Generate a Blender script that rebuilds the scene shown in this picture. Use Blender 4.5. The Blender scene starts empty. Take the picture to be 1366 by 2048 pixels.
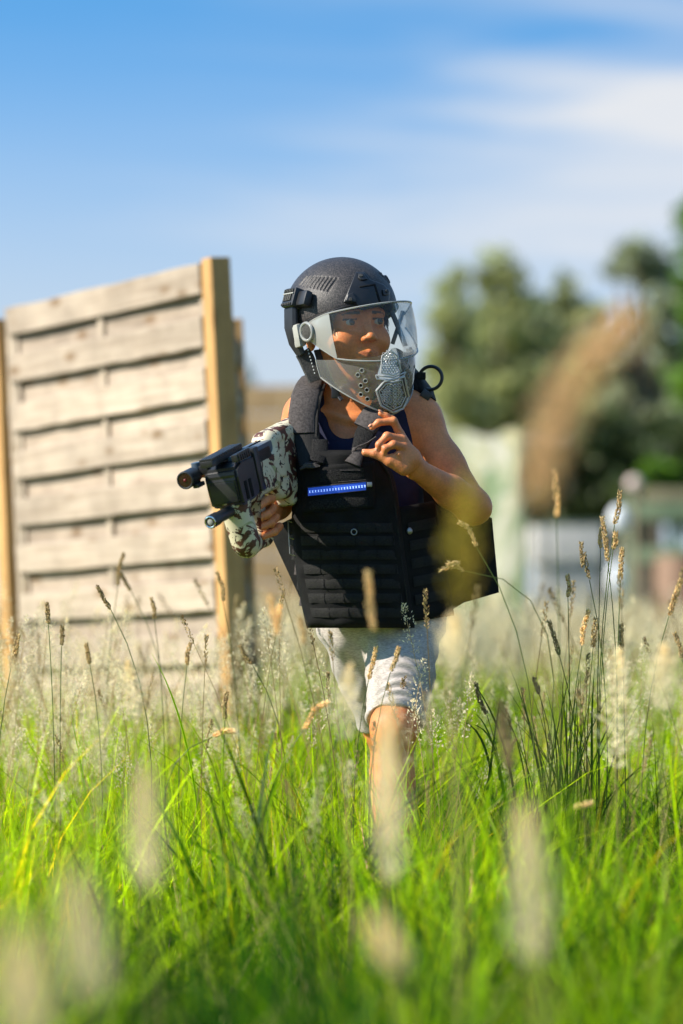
import bpy, bmesh, math, random
import numpy as np
from mathutils import Vector, Matrix
from mathutils.bvhtree import BVHTree

random.seed(7)
rng = np.random.default_rng(11)
sc = bpy.context.scene
COL = sc.collection
R = math.radians

# ------------------------------------------------------------------ camera
FPX, CAM_Z, FOCUS = 7680.0, 0.65, 7.22
PITCH = math.atan(226.0 / FPX)
cam_data = bpy.data.cameras.new('camera')
cam = bpy.data.objects.new('camera', cam_data)
COL.objects.link(cam)
cam.location = (0, 0, CAM_Z)
cam.rotation_euler = (R(90) + PITCH, 0, 0)
cam_data.lens = 135.0
cam_data.sensor_width = 36.0
cam_data.sensor_fit = 'AUTO'
cam_data.clip_start = 0.05
cam_data.clip_end = 2000
cam_data.dof.use_dof = True
cam_data.dof.focus_distance = FOCUS
cam_data.dof.aperture_fstop = 2.7
cam_data.dof.aperture_blades = 0
sc.camera = cam

# ------------------------------------------------------------------ sky, sun, exposure
SUN = Vector((-0.92, -0.25, 0.68)).normalized()
sun_elev = math.asin(SUN.z)
sun_az = math.atan2(SUN.x, SUN.y)
world = bpy.data.worlds.new('World')
sc.world = world
world.use_nodes = True
wn, wl = world.node_tree.nodes, world.node_tree.links
wn.clear()
w_out = wn.new('ShaderNodeOutputWorld')
w_bg = wn.new('ShaderNodeBackground')
w_bg.inputs['Strength'].default_value = 0.145
tc = wn.new('ShaderNodeTexCoord')
mp = wn.new('ShaderNodeMapping')
mp.inputs['Scale'].default_value = (1, 1, 4.6)
mp.inputs['Location'].default_value = (0, 0, 0.05)
nrm = wn.new('ShaderNodeVectorMath'); nrm.operation = 'NORMALIZE'
sky = wn.new('ShaderNodeTexSky')
sky.sky_type = 'NISHITA'
sky.sun_disc = False
sky.sun_elevation = sun_elev
sky.sun_rotation = sun_az
sky.air_density = 1.0
sky.dust_density = 0.6
sky.ozone_density = 2.2
wl.new(tc.outputs['Generated'], mp.inputs['Vector'])
wl.new(mp.outputs['Vector'], nrm.inputs[0])
wl.new(nrm.outputs['Vector'], sky.inputs['Vector'])
hs = wn.new('ShaderNodeHueSaturation')
hs.inputs['Saturation'].default_value = 1.18
hs.inputs['Value'].default_value = 0.88
wl.new(sky.outputs['Color'], hs.inputs['Color'])
sep = wn.new('ShaderNodeSeparateXYZ')
wl.new(tc.outputs['Generated'], sep.inputs[0])
# thin high cloud: streaked noise on the sky direction
cm = wn.new('ShaderNodeMapping')
cm.vector_type = 'POINT'
cm.inputs['Rotation'].default_value = (0, R(9), 0)
cm.inputs['Scale'].default_value = (9, 9, 66)
cm.inputs['Location'].default_value = (2.3, 0.0, 3.4)
wl.new(tc.outputs['Generated'], cm.inputs['Vector'])
cn = wn.new('ShaderNodeTexNoise')
cn.inputs['Scale'].default_value = 1.0
cn.inputs['Detail'].default_value = 5.0
cn.inputs['Roughness'].default_value = 0.5
cn.inputs['Distortion'].default_value = 0.5
wl.new(cm.outputs['Vector'], cn.inputs['Vector'])
cr = wn.new('ShaderNodeValToRGB')
cr.color_ramp.elements[0].position = 0.40
cr.color_ramp.elements[0].color = (0, 0, 0, 1)
cr.color_ramp.elements[1].position = 0.66
cr.color_ramp.elements[1].color = (0.4, 0.4, 0.4, 1)
wl.new(cn.outputs['Fac'], cr.inputs['Fac'])
# haze towards the horizon
hz = wn.new('ShaderNodeMapRange')
hz.interpolation_type = 'SMOOTHSTEP'
hz.inputs['From Min'].default_value = 0.170
hz.inputs['From Max'].default_value = 0.052
hz.inputs['To Min'].default_value = 0.0
hz.inputs['To Max'].default_value = 0.9
wl.new(sep.outputs['Z'], hz.inputs['Value'])
mx1 = wn.new('ShaderNodeMix'); mx1.data_type = 'RGBA'
mx1.inputs['B'].default_value = (1.86, 2.08, 2.30, 1)
wl.new(hz.outputs['Result'], mx1.inputs['Factor'])
tnt = wn.new('ShaderNodeMix'); tnt.data_type = 'RGBA'; tnt.blend_type = 'MULTIPLY'
tnt.inputs['Factor'].default_value = 1.0; tnt.inputs['B'].default_value = (0.70, 1.08, 1.04, 1)
wl.new(hs.outputs['Color'], tnt.inputs['A'])
wl.new(tnt.outputs['Result'], mx1.inputs['A'])
mx2 = wn.new('ShaderNodeMix'); mx2.data_type = 'RGBA'
mx2.inputs['B'].default_value = (2.34, 2.42, 2.56, 1)
# the cloud bank lies towards the right of the view and beyond it
cmr = wn.new('ShaderNodeMapRange'); cmr.interpolation_type = 'SMOOTHSTEP'
cmr.inputs['From Min'].default_value = -0.07; cmr.inputs['From Max'].default_value = 0.085
cmr.inputs['To Min'].default_value = 0.04; cmr.inputs['To Max'].default_value = 1.0
wl.new(sep.outputs['X'], cmr.inputs['Value'])
cmu = wn.new('ShaderNodeMath'); cmu.operation = 'MULTIPLY'
wl.new(cr.outputs['Color'], cmu.inputs[0]); wl.new(cmr.outputs['Result'], cmu.inputs[1])
# two long cirrus bands in the right half of the sky
def band(cx, cz, rx, rz, tilt, amount):
    m1 = wn.new('ShaderNodeMapping'); m1.vector_type = 'TEXTURE'
    m1.inputs['Location'].default_value = (cx, 0.99, cz)
    m1.inputs['Rotation'].default_value = (0, tilt, 0)
    m1.inputs['Scale'].default_value = (rx, 10.0, rz)
    wl.new(tc.outputs['Generated'], m1.inputs['Vector'])
    wv = wn.new('ShaderNodeVectorMath'); wv.operation = 'MULTIPLY_ADD'
    wv.inputs[1].default_value = (1.3, 0, 1.3)
    wl.new(cn.outputs['Color'], wv.inputs[0]); wl.new(m1.outputs['Vector'], wv.inputs[2])
    sb_ = wn.new('ShaderNodeVectorMath'); sb_.operation = 'SUBTRACT'; sb_.inputs[1].default_value = (0.65, 0, 0.65)
    wl.new(wv.outputs['Vector'], sb_.inputs[0])
    ln = wn.new('ShaderNodeVectorMath'); ln.operation = 'LENGTH'
    wl.new(sb_.outputs['Vector'], ln.inputs[0])
    mr_ = wn.new('ShaderNodeMapRange'); mr_.interpolation_type = 'SMOOTHSTEP'
    mr_.inputs['From Min'].default_value = 1.05; mr_.inputs['From Max'].default_value = 0.1
    mr_.inputs['To Min'].default_value = 0.0; mr_.inputs['To Max'].default_value = amount
    wl.new(ln.outputs['Value'], mr_.inputs['Value'])
    return mr_.outputs['Result']
tot_ = cmu.outputs[0]
for args in ((0.085, 0.1150, 0.150, 0.030, R(-6), 0.68), (0.075, 0.1395, 0.075, 0.0085, R(8), 0.55), (0.10, 0.128, 0.09, 0.007, R(4), 0.6)):
    ad_ = wn.new('ShaderNodeMath'); ad_.operation = 'ADD'; ad_.use_clamp = True
    wl.new(tot_, ad_.inputs[0]); wl.new(band(*args), ad_.inputs[1]); tot_ = ad_.outputs[0]
wl.new(tot_, mx2.inputs['Factor'])
wl.new(mx1.outputs['Result'], mx2.inputs['A'])
wl.new(mx2.outputs['Result'], w_bg.inputs['Color'])
wl.new(w_bg.outputs['Background'], w_out.inputs['Surface'])

sl = bpy.data.lights.new('sun', 'SUN')
sl.energy = 3.8
sl.angle = R(0.5)
sl.color = (1.0, 0.93, 0.82)
so = bpy.data.objects.new('sun', sl)
COL.objects.link(so)
so.rotation_euler = SUN.to_track_quat('Z', 'Y').to_euler()

sc.view_settings.view_transform = 'Standard'
sc.view_settings.look = 'None'
sc.view_settings.gamma = 1
sc.view_settings.use_curve_mapping = False
sc.view_settings.exposure = 1.22
sc.cycles.max_bounces = 8
sc.cycles.transparent_max_bounces = 24
sc.cycles.caustics_reflective = False
sc.cycles.caustics_refractive = False

# ------------------------------------------------------------------ helpers
CR, CF = Vector((1, 0, 0)), Vector((0, math.cos(PITCH), math.sin(PITCH)))
CU = Vector((0, -math.sin(PITCH), math.cos(PITCH)))

def pt(u, v, D):
    """world point at distance D (along y) that stands where the photograph's pixel (u, v) is"""
    d = CF + CR * ((u - 683.0) / FPX) - CU * ((v - 1024.0) / FPX)
    return Vector((0, 0, CAM_Z)) + d * (D / d.y)

CHILD_D = 7.3
PX = CHILD_D / FPX
def B(u, v, dy=0.0):
    return pt(u, v, CHILD_D + dy)

def tag(o, label=None, cat=None, group=None, kind=None):
    if label: o['label'] = label
    if cat: o['category'] = cat
    if group: o['group'] = group
    if kind: o['kind'] = kind
    return o

def empty(name, loc, label, cat, group=None):
    o = bpy.data.objects.new(name, None)
    COL.objects.link(o)
    o.location = loc
    o.empty_display_size = 0.05
    return tag(o, label, cat, group)

def root_loc(p):
    l = Vector((0, 0, 0))
    while p is not None:
        l = l + Vector(p.location); p = p.parent
    return l

def fast_mesh(name, V, F, smooth=True):
    me = bpy.data.meshes.new(name)
    V = np.asarray(V, dtype=np.float32)
    if isinstance(F, np.ndarray):
        n, k = F.shape
        me.vertices.add(len(V)); me.vertices.foreach_set('co', V.ravel())
        me.loops.add(n * k); me.loops.foreach_set('vertex_index', F.astype(np.int32).ravel())
        me.polygons.add(n)
        me.polygons.foreach_set('loop_start', np.arange(0, n * k, k, dtype=np.int32))
        me.update(calc_edges=True)
        me.validate()
    else:
        me.from_pydata([tuple(map(float, v)) for v in V], [], F)
        me.update()
    if smooth and len(me.polygons):
        me.polygons.foreach_set('use_smooth', np.ones(len(me.polygons), dtype=bool))
    return me

def mesh_obj(name, V, F, mat, parent=None, smooth=True, sharp=None):
    """V in world coordinates; parents in this scene carry no rotation"""
    off = root_loc(parent)
    V = np.asarray(V, dtype=np.float64).reshape(-1, 3) - np.array(off)
    me = fast_mesh(name, V, F, smooth)
    if mat: me.materials.append(mat)
    o = bpy.data.objects.new(name, me)
    COL.objects.link(o)
    o.parent = parent
    if sharp is not None:
        me.set_sharp_from_angle(angle=R(sharp))
    return o

class MB:
    """collects shapes into one mesh"""
    def __init__(s): s.V, s.F = [], []
    def add(s, V, F):
        n = len(s.V)
        s.V += [Vector(v) for v in V]
        s.F += [tuple(i + n for i in f) for f in F]
        return s
    def box(s, c, hx, hy, hz, ax=None, bev=0.0):
        """bevelled box; ax = three unit vectors"""
        ax = ax or (Vector((1, 0, 0)), Vector((0, 1, 0)), Vector((0, 0, 1)))
        c = Vector(c)
        if bev <= 0:
            V = [c + ax[0] * (hx * a) + ax[1] * (hy * b) + ax[2] * (hz * d) for a in (-1, 1) for b in (-1, 1) for d in (-1, 1)]
            F = [(0, 1, 3, 2), (4, 6, 7, 5), (0, 4, 5, 1), (2, 3, 7, 6), (0, 2, 6, 4), (1, 5, 7, 3)]
            return s.add(V, F)
        bm = bmesh.new()
        bmesh.ops.create_cube(bm, size=2)
        for v in bm.verts: v.co = (v.co.x * hx, v.co.y * hy, v.co.z * hz)
        bmesh.ops.bevel(bm, geom=bm.edges[:], offset=bev, segments=2, affect='EDGES', profile=0.6)
        V = [c + ax[0] * v.co.x + ax[1] * v.co.y + ax[2] * v.co.z for v in bm.verts]
        F = [tuple(v.index for v in f.verts) for f in bm.faces]
        bm.free()
        return s.add(V, F)
    def tube(s, pts, rad, n=8, cap=True):
        pts = [Vector(p) for p in pts]
        rs = rad if isinstance(rad, (list, tuple)) else [rad] * len(pts)
        V, F = [], []
        up = Vector((0.13, 0.31, 0.94))
        for i, p in enumerate(pts):
            t = (pts[min(i + 1, len(pts) - 1)] - pts[max(i - 1, 0)]).normalized()
            if abs(t.dot(up)) > 0.95: up = Vector((0.9, 0.3, 0.1))
            a = t.cross(up).normalized(); b = t.cross(a)
            for k in range(n):
                w = 2 * math.pi * k / n
                V.append(p + (a * math.cos(w) + b * math.sin(w)) * rs[i])
        for i in range(len(pts) - 1):
            for k in range(n):
                k2 = (k + 1) % n
                F.append((i * n + k, i * n + k2, (i + 1) * n + k2, (i + 1) * n + k))
        if cap:
            F.append(tuple(range(n))[::-1]); F.append(tuple((len(pts) - 1) * n + k for k in range(n)))
        return s.add(V, F)
    def ring(s, c, nrm_, R0, r, n=20, m=6, sx=1.0, up=None):
        c, w = Vector(c), Vector(nrm_).normalized()
        a = w.cross(Vector(up) if up else Vector((0.1, 0.2, 1))).normalized(); b = w.cross(a)
        V, F = [], []
        for i in range(n):
            t = 2 * math.pi * i / n
            d = a * (math.cos(t) * sx) + b * math.sin(t)
            for k in range(m):
                q = 2 * math.pi * k / m
                V.append(c + d * (R0 + r * math.cos(q)) + w * (r * math.sin(q)))
        for i in range(n):
            for k in range(m):
                F.append((i * m + k, ((i + 1) % n) * m + k, ((i + 1) % n) * m + (k + 1) % m, i * m + (k + 1) % m))
        return s.add(V, F)
    def prism(s, outline, nrm_, depth):
        """outline: world points; pushed along nrm_ by depth"""
        n = len(outline); w = Vector(nrm_).normalized() * depth
        V = [Vector(p) for p in outline] + [Vector(p) + w for p in outline]
        F = [tuple(range(n))[::-1], tuple(range(n, 2 * n))] + [(i, (i + 1) % n, n + (i + 1) % n, n + i) for i in range(n)]
        return s.add(V, F)
    def ellipsoid(s, c, rx, ry, rz, ax=None, nu=12, nv=8):
        ax = ax or (Vector((1, 0, 0)), Vector((0, 1, 0)), Vector((0, 0, 1)))
        c = Vector(c); V, F = [], []
        for j in range(nv + 1):
            th = math.pi * j / nv
            for i in range(nu):
                ph = 2 * math.pi * i / nu
                V.append(c + ax[0] * (rx * math.sin(th) * math.cos(ph)) + ax[1] * (ry * math.sin(th) * math.sin(ph)) + ax[2] * (rz * math.cos(th)))
        for j in range(nv):
            for i in range(nu):
                F.append((j * nu + i, (j + 1) * nu + i, (j + 1) * nu + (i + 1) % nu, j * nu + (i + 1) % nu))
        return s.add(V, F)
    def ribbon(s, pts, widths, thick, wdir):
        """thick band along pts, width along wdir (one vector or a list)"""
        pts = [Vector(p) for p in pts]; V, F = [], []
        N = len(pts)
        for i, p in enumerate(pts):
            t = (pts[min(i + 1, N - 1)] - pts[max(i - 1, 0)]).normalized()
            wd = Vector(wdir[i] if isinstance(wdir, list) else wdir)
            wd = (wd - t * wd.dot(t)).normalized()
            nn = t.cross(wd).normalized()
            if nn.y > 0: nn = -nn
            hw = widths[i] / 2; b = min(thick * 0.45, hw * 0.3)
            prof = [(-hw, b - thick / 2), (-hw + b, thick / 2), (hw - b, thick / 2), (hw, b - thick / 2), (hw, -thick / 2), (-hw, -thick / 2)]
            V += [p + wd * a + nn * c for a, c in prof]
        m = 6
        for i in range(N - 1):
            for k in range(m):
                F.append((i * m + k, i * m + (k + 1) % m, (i + 1) * m + (k + 1) % m, (i + 1) * m + k))
        F.append(tuple(range(m))); F.append(tuple((N - 1) * m + k for k in range(m))[::-1])
        return s.add(V, F)
    def build(s, name, mat, parent=None, smooth=True, sharp=35):
        o = mesh_obj(name, [tuple(v) for v in s.V], s.F, mat, parent, smooth, sharp)
        bm = bmesh.new(); bm.from_mesh(o.data)
        bmesh.ops.recalc_face_normals(bm, faces=bm.faces)
        bm.to_mesh(o.data); bm.free()
        return o

# ------------------------------------------------------------------ signed distance modelling
class Field:
    def __init__(s, lo, hi, h):
        s.lo, s.h = np.array(lo, dtype=np.float64), h
        n = np.ceil((np.array(hi) - s.lo) / h).astype(int) + 1
        s.d = np.full(n, 1.0, dtype=np.float32)
        s.ax = [(s.lo[i] + h * np.arange(n[i])).astype(np.float32) for i in range(3)]
    def win(s, lo, hi):
        sl_, co = [], []
        for i in range(3):
            a = int(max(0, math.floor((lo[i] - s.lo[i]) / s.h)))
            b = int(min(s.d.shape[i], math.ceil((hi[i] - s.lo[i]) / s.h) + 1))
            if b <= a: return None, None
            sl_.append(slice(a, b)); sh = [1, 1, 1]; sh[i] = b - a
            co.append(s.ax[i][a:b].reshape(sh))
        return tuple(sl_), co
    def op(s, f, lo, hi, k, mode):
        m = k + 4 * s.h
        w, (co) = s.win(np.array(lo) - m, np.array(hi) + m)
        if w is None: return s
        d1 = s.d[w]; d2 = f(*co).astype(np.float32)
        if mode == 'u':
            if k > 0:
                h = np.clip(0.5 + 0.5 * (d1 - d2) / k, 0, 1)
                s.d[w] = d1 + (d2 - d1) * h - k * h * (1 - h)
            else: s.d[w] = np.minimum(d1, d2)
        elif mode == 's':
            d2 = -d2
            if k > 0:
                h = np.clip(0.5 + 0.5 * (d2 - d1) / k, 0, 1)
                s.d[w] = d1 + (d2 - d1) * h + k * h * (1 - h)
            else: s.d[w] = np.maximum(d1, d2)
        return s
    def cap(s, a, b, ra, rb=None, k=0.0, mode='u', fl=None):
        """tapered capsule; fl=(axis vector, factor) flattens it"""
        rb = ra if rb is None else rb
        a, b = np.array(a, dtype=np.float64), np.array(b, dtype=np.float64)
        ab = b - a; L2 = float(ab @ ab) + 1e-12; r = max(ra, rb)
        def f(X, Y, Z):
            px, py, pz = X - a[0], Y - a[1], Z - a[2]
            t = np.clip((px * ab[0] + py * ab[1] + pz * ab[2]) / L2, 0, 1)
            qx, qy, qz = px - t * ab[0], py - t * ab[1], pz - t * ab[2]
            if fl is not None:
                n, q = fl
                dd = qx * n[0] + qy * n[1] + qz * n[2]
                g = (1 / q - 1) * dd
                qx, qy, qz = qx + g * n[0], qy + g * n[1], qz + g * n[2]
            return np.sqrt(qx * qx + qy * qy + qz * qz) - (ra + (rb - ra) * t)
        return s.op(f, np.minimum(a, b) - r, np.maximum(a, b) + r, k, mode)
    def ell(s, c, r, M=None, k=0.0, mode='u'):
        c = np.array(c, dtype=np.float64); r = np.array(r, dtype=np.float64)
        M = np.eye(3) if M is None else np.array(M)
        R0 = r.max()
        def f(X, Y, Z):
            px, py, pz = X - c[0], Y - c[1], Z - c[2]
            q = [px * M[0, i] + py * M[1, i] + pz * M[2, i] for i in range(3)]
            k0 = np.sqrt(sum((q[i] / r[i]) ** 2 for i in range(3)))
            k1 = np.sqrt(sum((q[i] / r[i] ** 2) ** 2 for i in range(3))) + 1e-9
            return np.where(k0 < 0.02, -r.min(), k0 * (k0 - 1) / k1)
        return s.op(f, c - R0, c + R0, k, mode)
    def box(s, c, hs_, M=None, rnd=0.004, k=0.0, mode='u'):
        c = np.array(c, dtype=np.float64); hs_ = np.array(hs_, dtype=np.float64)
        M = np.eye(3) if M is None else np.array(M)
        R0 = float(np.linalg.norm(hs_))
        def f(X, Y, Z):
            px, py, pz = X - c[0], Y - c[1], Z - c[2]
            q = [np.abs(px * M[0, i] + py * M[1, i] + pz * M[2, i]) - (hs_[i] - rnd) for i in range(3)]
            o = np.sqrt(sum(np.maximum(x, 0) ** 2 for x in q))
            return o + np.minimum(np.maximum(np.maximum(q[0], q[1]), q[2]), 0) - rnd
        return s.op(f, c - R0, c + R0, k, mode)
    def half(s, p, n, k=0.0):
        """cut away the side n points to"""
        n = np.array(n) / np.linalg.norm(n); p = np.array(p)
        X, Y, Z = [a.reshape([-1 if i == j else 1 for j in range(3)]) for i, a in enumerate(s.ax)]
        d2 = ((X - p[0]) * n[0] + (Y - p[1]) * n[1] + (Z - p[2]) * n[2]).astype(np.float32)
        if k > 0:
            h = np.clip(0.5 + 0.5 * (d2 - s.d) / k, 0, 1)
            s.d = s.d + (d2 - s.d) * h + k * h * (1 - h)
        else: s.d = np.maximum(s.d, d2)
        return s
    def mesh(s):
        d = s.d; ins = d < 0
        n = np.array(d.shape) - 1
        any_ = np.zeros(n, bool); all_ = np.ones(n, bool)
        offs = [(i, j, k) for i in (0, 1) for j in (0, 1) for k in (0, 1)]
        for o in offs:
            v = ins[o[0]:o[0] + n[0], o[1]:o[1] + n[1], o[2]:o[2] + n[2]]
            any_ |= v; all_ &= v
        mixed = any_ & ~all_
        idx = np.argwhere(mixed)
        vals = [d[idx[:, 0] + o[0], idx[:, 1] + o[1], idx[:, 2] + o[2]].astype(np.float64) for o in offs]
        acc = np.zeros((len(idx), 3)); cnt = np.zeros(len(idx))
        for i in range(8):
            for j in range(i + 1, 8):
                if sum(abs(offs[i][q] - offs[j][q]) for q in range(3)) != 1: continue
                v0, v1 = vals[i], vals[j]
                c = (v0 < 0) != (v1 < 0)
                t = np.where(c, v0 / np.where(c, v0 - v1, 1), 0)
                p0, p1 = np.array(offs[i], float), np.array(offs[j], float)
                acc += (p0 + (p1 - p0) * t[:, None]) * c[:, None]; cnt += c
        V = s.lo + s.h * (idx + acc / cnt[:, None])
        vid = np.full(n, -1, np.int32); vid[mixed] = np.arange(len(idx))
        faces = []
        for ax in range(3):
            a1, a2 = (ax + 1) % 3, (ax + 2) % 3
            s0 = [slice(1, -1)] * 3; s1 = [slice(1, -1)] * 3
            s0[ax] = slice(0, -1); s1[ax] = slice(1, None)
            A, Bb = ins[tuple(s0)], ins[tuple(s1)]
            e = np.argwhere(A != Bb)
            if not len(e): continue
            inside = A[e[:, 0], e[:, 1], e[:, 2]]
            e = e + np.array([0 if q == ax else 1 for q in range(3)])
            def cell(d1, d2):
                c = e.copy(); c[:, a1] += d1; c[:, a2] += d2
                return vid[c[:, 0], c[:, 1], c[:, 2]]
            q = np.stack([cell(-1, -1), cell(0, -1), cell(0, 0), cell(-1, 0)], 1)
            q[~inside] = q[~inside][:, ::-1]
            faces.append(q)
        F = np.concatenate(faces)
        return V, F[(F >= 0).all(1)]

def relax(V, F, it=2, lam=0.5):
    """a little Laplacian smoothing"""
    V = V.copy()
    e = np.concatenate([F[:, [0, 1]], F[:, [1, 2]], F[:, [2, 3]], F[:, [3, 0]]])
    for q in range(it):
        l = lam if q % 2 == 0 else -lam * 0.9
        acc = np.zeros_like(V); cnt = np.zeros(len(V))
        for i, j in ((0, 1), (1, 0)):
            for c in range(3): acc[:, c] += np.bincount(e[:, i], V[e[:, j], c], len(V))
            cnt += np.bincount(e[:, i], minlength=len(V))
        V += l * (acc / np.maximum(cnt, 1)[:, None] - V)
    return V

def set_col(o, C):
    at = o.data.color_attributes.new('Col', 'FLOAT_COLOR', 'POINT')
    C = np.asarray(C, dtype=np.float32)
    if C.shape[1] == 3: C = np.concatenate([C, np.ones((len(C), 1), np.float32)], 1)
    at.data.foreach_set('color', C.ravel())

def shape(o, noise, disp):
    pass

# ------------------------------------------------------------------ materials
def mat_new(name):
    m = bpy.data.materials.new(name); m.use_nodes = True
    n, l = m.node_tree.nodes, m.node_tree.links
    return m, n, l, n['Principled BSDF'], n['Material Output']

def mat(name, c1, c2=None, rough=0.6, spec=0.5, scale=20.0, bump=0.0, bscale=200.0, metal=0.0, stretch=(1, 1, 1), lo=0.35, hi=0.65, detail=4.0, sheen=0.0, attr=None, rnd=0.0, fine=None):
    m, n, l, p, out = mat_new(name)
    p.inputs['Roughness'].default_value = rough
    p.inputs['Specular IOR Level'].default_value = spec
    p.inputs['Metallic'].default_value = metal
    if sheen: p.inputs['Sheen Weight'].default_value = sheen; p.inputs['Sheen Roughness'].default_value = 0.4
    t = n.new('ShaderNodeTexCoord'); mpg = n.new('ShaderNodeMapping')
    mpg.inputs['Scale'].default_value = stretch
    l.new(t.outputs['Object'], mpg.inputs['Vector'])
    col = None
    if attr:
        a = n.new('ShaderNodeVertexColor'); a.layer_name = attr; col = a.outputs['Color']
    if c2 is not None:
        ns = n.new('ShaderNodeTexNoise'); ns.inputs['Scale'].default_value = scale; ns.inputs['Detail'].default_value = detail
        l.new(mpg.outputs['Vector'], ns.inputs['Vector'])
        r = n.new('ShaderNodeValToRGB')
        r.color_ramp.elements[0].position, r.color_ramp.elements[1].position = lo, hi
        r.color_ramp.elements[0].color = (*c1, 1); r.color_ramp.elements[1].color = (*c2, 1)
        l.new(ns.outputs['Fac'], r.inputs['Fac'])
        if col is not None:
            mm = n.new('ShaderNodeMix'); mm.data_type = 'RGBA'; mm.blend_type = 'MULTIPLY'; mm.inputs['Factor'].default_value = 1
            l.new(col, mm.inputs['A']); l.new(r.outputs['Color'], mm.inputs['B']); col = mm.outputs['Result']
        else: col = r.outputs['Color']
    if fine is not None:
        n3 = n.new('ShaderNodeTexNoise'); n3.inputs['Scale'].default_value = fine[0]; n3.inputs['Detail'].default_value = 2
        l.new(mpg.outputs['Vector'], n3.inputs['Vector'])
        r3 = n.new('ShaderNodeMapRange'); r3.inputs['From Min'].default_value = 0.3; r3.inputs['From Max'].default_value = 0.7
        r3.inputs['To Min'].default_value = 1 - fine[1]; r3.inputs['To Max'].default_value = 1 + fine[1]
        l.new(n3.outputs['Fac'], r3.inputs['Value'])
        mm = n.new('ShaderNodeMix'); mm.data_type = 'RGBA'; mm.blend_type = 'MULTIPLY'; mm.inputs['Factor'].default_value = 1
        if col is not None: l.new(col, mm.inputs['A'])
        else: mm.inputs['A'].default_value = (*c1, 1)
        l.new(r3.outputs['Result'], mm.inputs['B']); col = mm.outputs['Result']
    if rnd:
        oi = n.new('ShaderNodeObjectInfo'); mr = n.new('ShaderNodeMapRange')
        mr.inputs['To Min'].default_value = 1 - rnd; mr.inputs['To Max'].default_value = 1 + rnd
        l.new(oi.outputs['Random'], mr.inputs['Value'])
        mm = n.new('ShaderNodeMix'); mm.data_type = 'RGBA'; mm.blend_type = 'MULTIPLY'; mm.inputs['Factor'].default_value = 1
        if col is not None: l.new(col, mm.inputs['A'])
        else: mm.inputs['A'].default_value = (*c1, 1)
        l.new(mr.outputs['Result'], mm.inputs['B']); col = mm.outputs['Result']
    if col is not None: l.new(col, p.inputs['Base Color'])
    else: p.inputs['Base Color'].default_value = (*c1, 1)
    if bump:
        nb = n.new('ShaderNodeTexNoise'); nb.inputs['Scale'].default_value = bscale; nb.inputs['Detail'].default_value = 3
        l.new(mpg.outputs['Vector'], nb.inputs['Vector'])
        bp = n.new('ShaderNodeBump'); bp.inputs['Strength'].default_value = bump; bp.inputs['Distance'].default_value = 0.002
        l.new(nb.outputs['Fac'], bp.inputs['Height']); l.new(bp.outputs['Normal'], p.inputs['Normal'])
    return m

def leaf_mat(name, c, tc_, var=0.35, attr=True, mixf=0.45, rough=0.45, tvar=None, spec=0.3):
    """diffuse and translucent leaf; the tone attribute mixes in the second colour"""
    m, n, l, p, out = mat_new(name)
    p.inputs['Roughness'].default_value = rough
    p.inputs['Specular IOR Level'].default_value = spec
    tr = n.new('ShaderNodeBsdfTranslucent'); ms = n.new('ShaderNodeMixShader'); ms.inputs[0].default_value = mixf
    oi = n.new('ShaderNodeObjectInfo'); mr = n.new('ShaderNodeMapRange')
    mr.inputs['To Min'].default_value = 1 - var; mr.inputs['To Max'].default_value = 1 + var
    l.new(oi.outputs['Random'], mr.inputs['Value'])
    def chain(col, sock):
        c_out = None
        if attr:
            a = n.new('ShaderNodeVertexColor'); a.layer_name = 'Col'
            mm = n.new('ShaderNodeMix'); mm.data_type = 'RGBA'; mm.blend_type = 'MULTIPLY'; mm.inputs['Factor'].default_value = 1
            mm.inputs['A'].default_value = (*col, 1); l.new(a.outputs['Color'], mm.inputs['B']); c_out = mm.outputs['Result']
        m2 = n.new('ShaderNodeMix'); m2.data_type = 'RGBA'; m2.blend_type = 'MULTIPLY'; m2.inputs['Factor'].default_value = 1
        if c_out is not None: l.new(c_out, m2.inputs['A'])
        else: m2.inputs['A'].default_value = (*col, 1)
        l.new(mr.outputs['Result'], m2.inputs['B']); l.new(m2.outputs['Result'], sock)
    chain(c, p.inputs['Base Color']); chain(tc_, tr.inputs['Color'])
    l.new(p.outputs['BSDF'], ms.inputs[1]); l.new(tr.outputs['BSDF'], ms.inputs[2])
    l.new(ms.outputs['Shader'], out.inputs['Surface'])
    return m

def clear_mat(name, tint, tmix, body=(0.8, 0.8, 0.8), rough=0.05, ior=1.45, gl=1.0):
    """clear plastic: see-through with fresnel reflections and a share of milky body"""
    m, n, l, p, out = mat_new(name)
    tr = n.new('ShaderNodeBsdfTransparent'); tr.inputs['Color'].default_value = (*tint, 1)
    p.inputs['Base Color'].default_value = (*body, 1); p.inputs['Roughness'].default_value = 0.25
    a = n.new('ShaderNodeMixShader'); a.inputs[0].default_value = tmix
    l.new(tr.outputs['BSDF'], a.inputs[1]); l.new(p.outputs['BSDF'], a.inputs[2])
    g = n.new('ShaderNodeBsdfGlossy'); g.inputs['Roughness'].default_value = rough
    fr = n.new('ShaderNodeFresnel'); fr.inputs['IOR'].default_value = ior
    mu = n.new('ShaderNodeMath'); mu.operation = 'MULTIPLY'; mu.inputs[1].default_value = gl
    l.new(fr.outputs['Fac'], mu.inputs[0])
    b = n.new('ShaderNodeMixShader'); l.new(mu.outputs[0], b.inputs[0])
    l.new(a.outputs['Shader'], b.inputs[1]); l.new(g.outputs['BSDF'], b.inputs[2])
    l.new(b.outputs['Shader'], out.inputs['Surface'])
    return m

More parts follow.
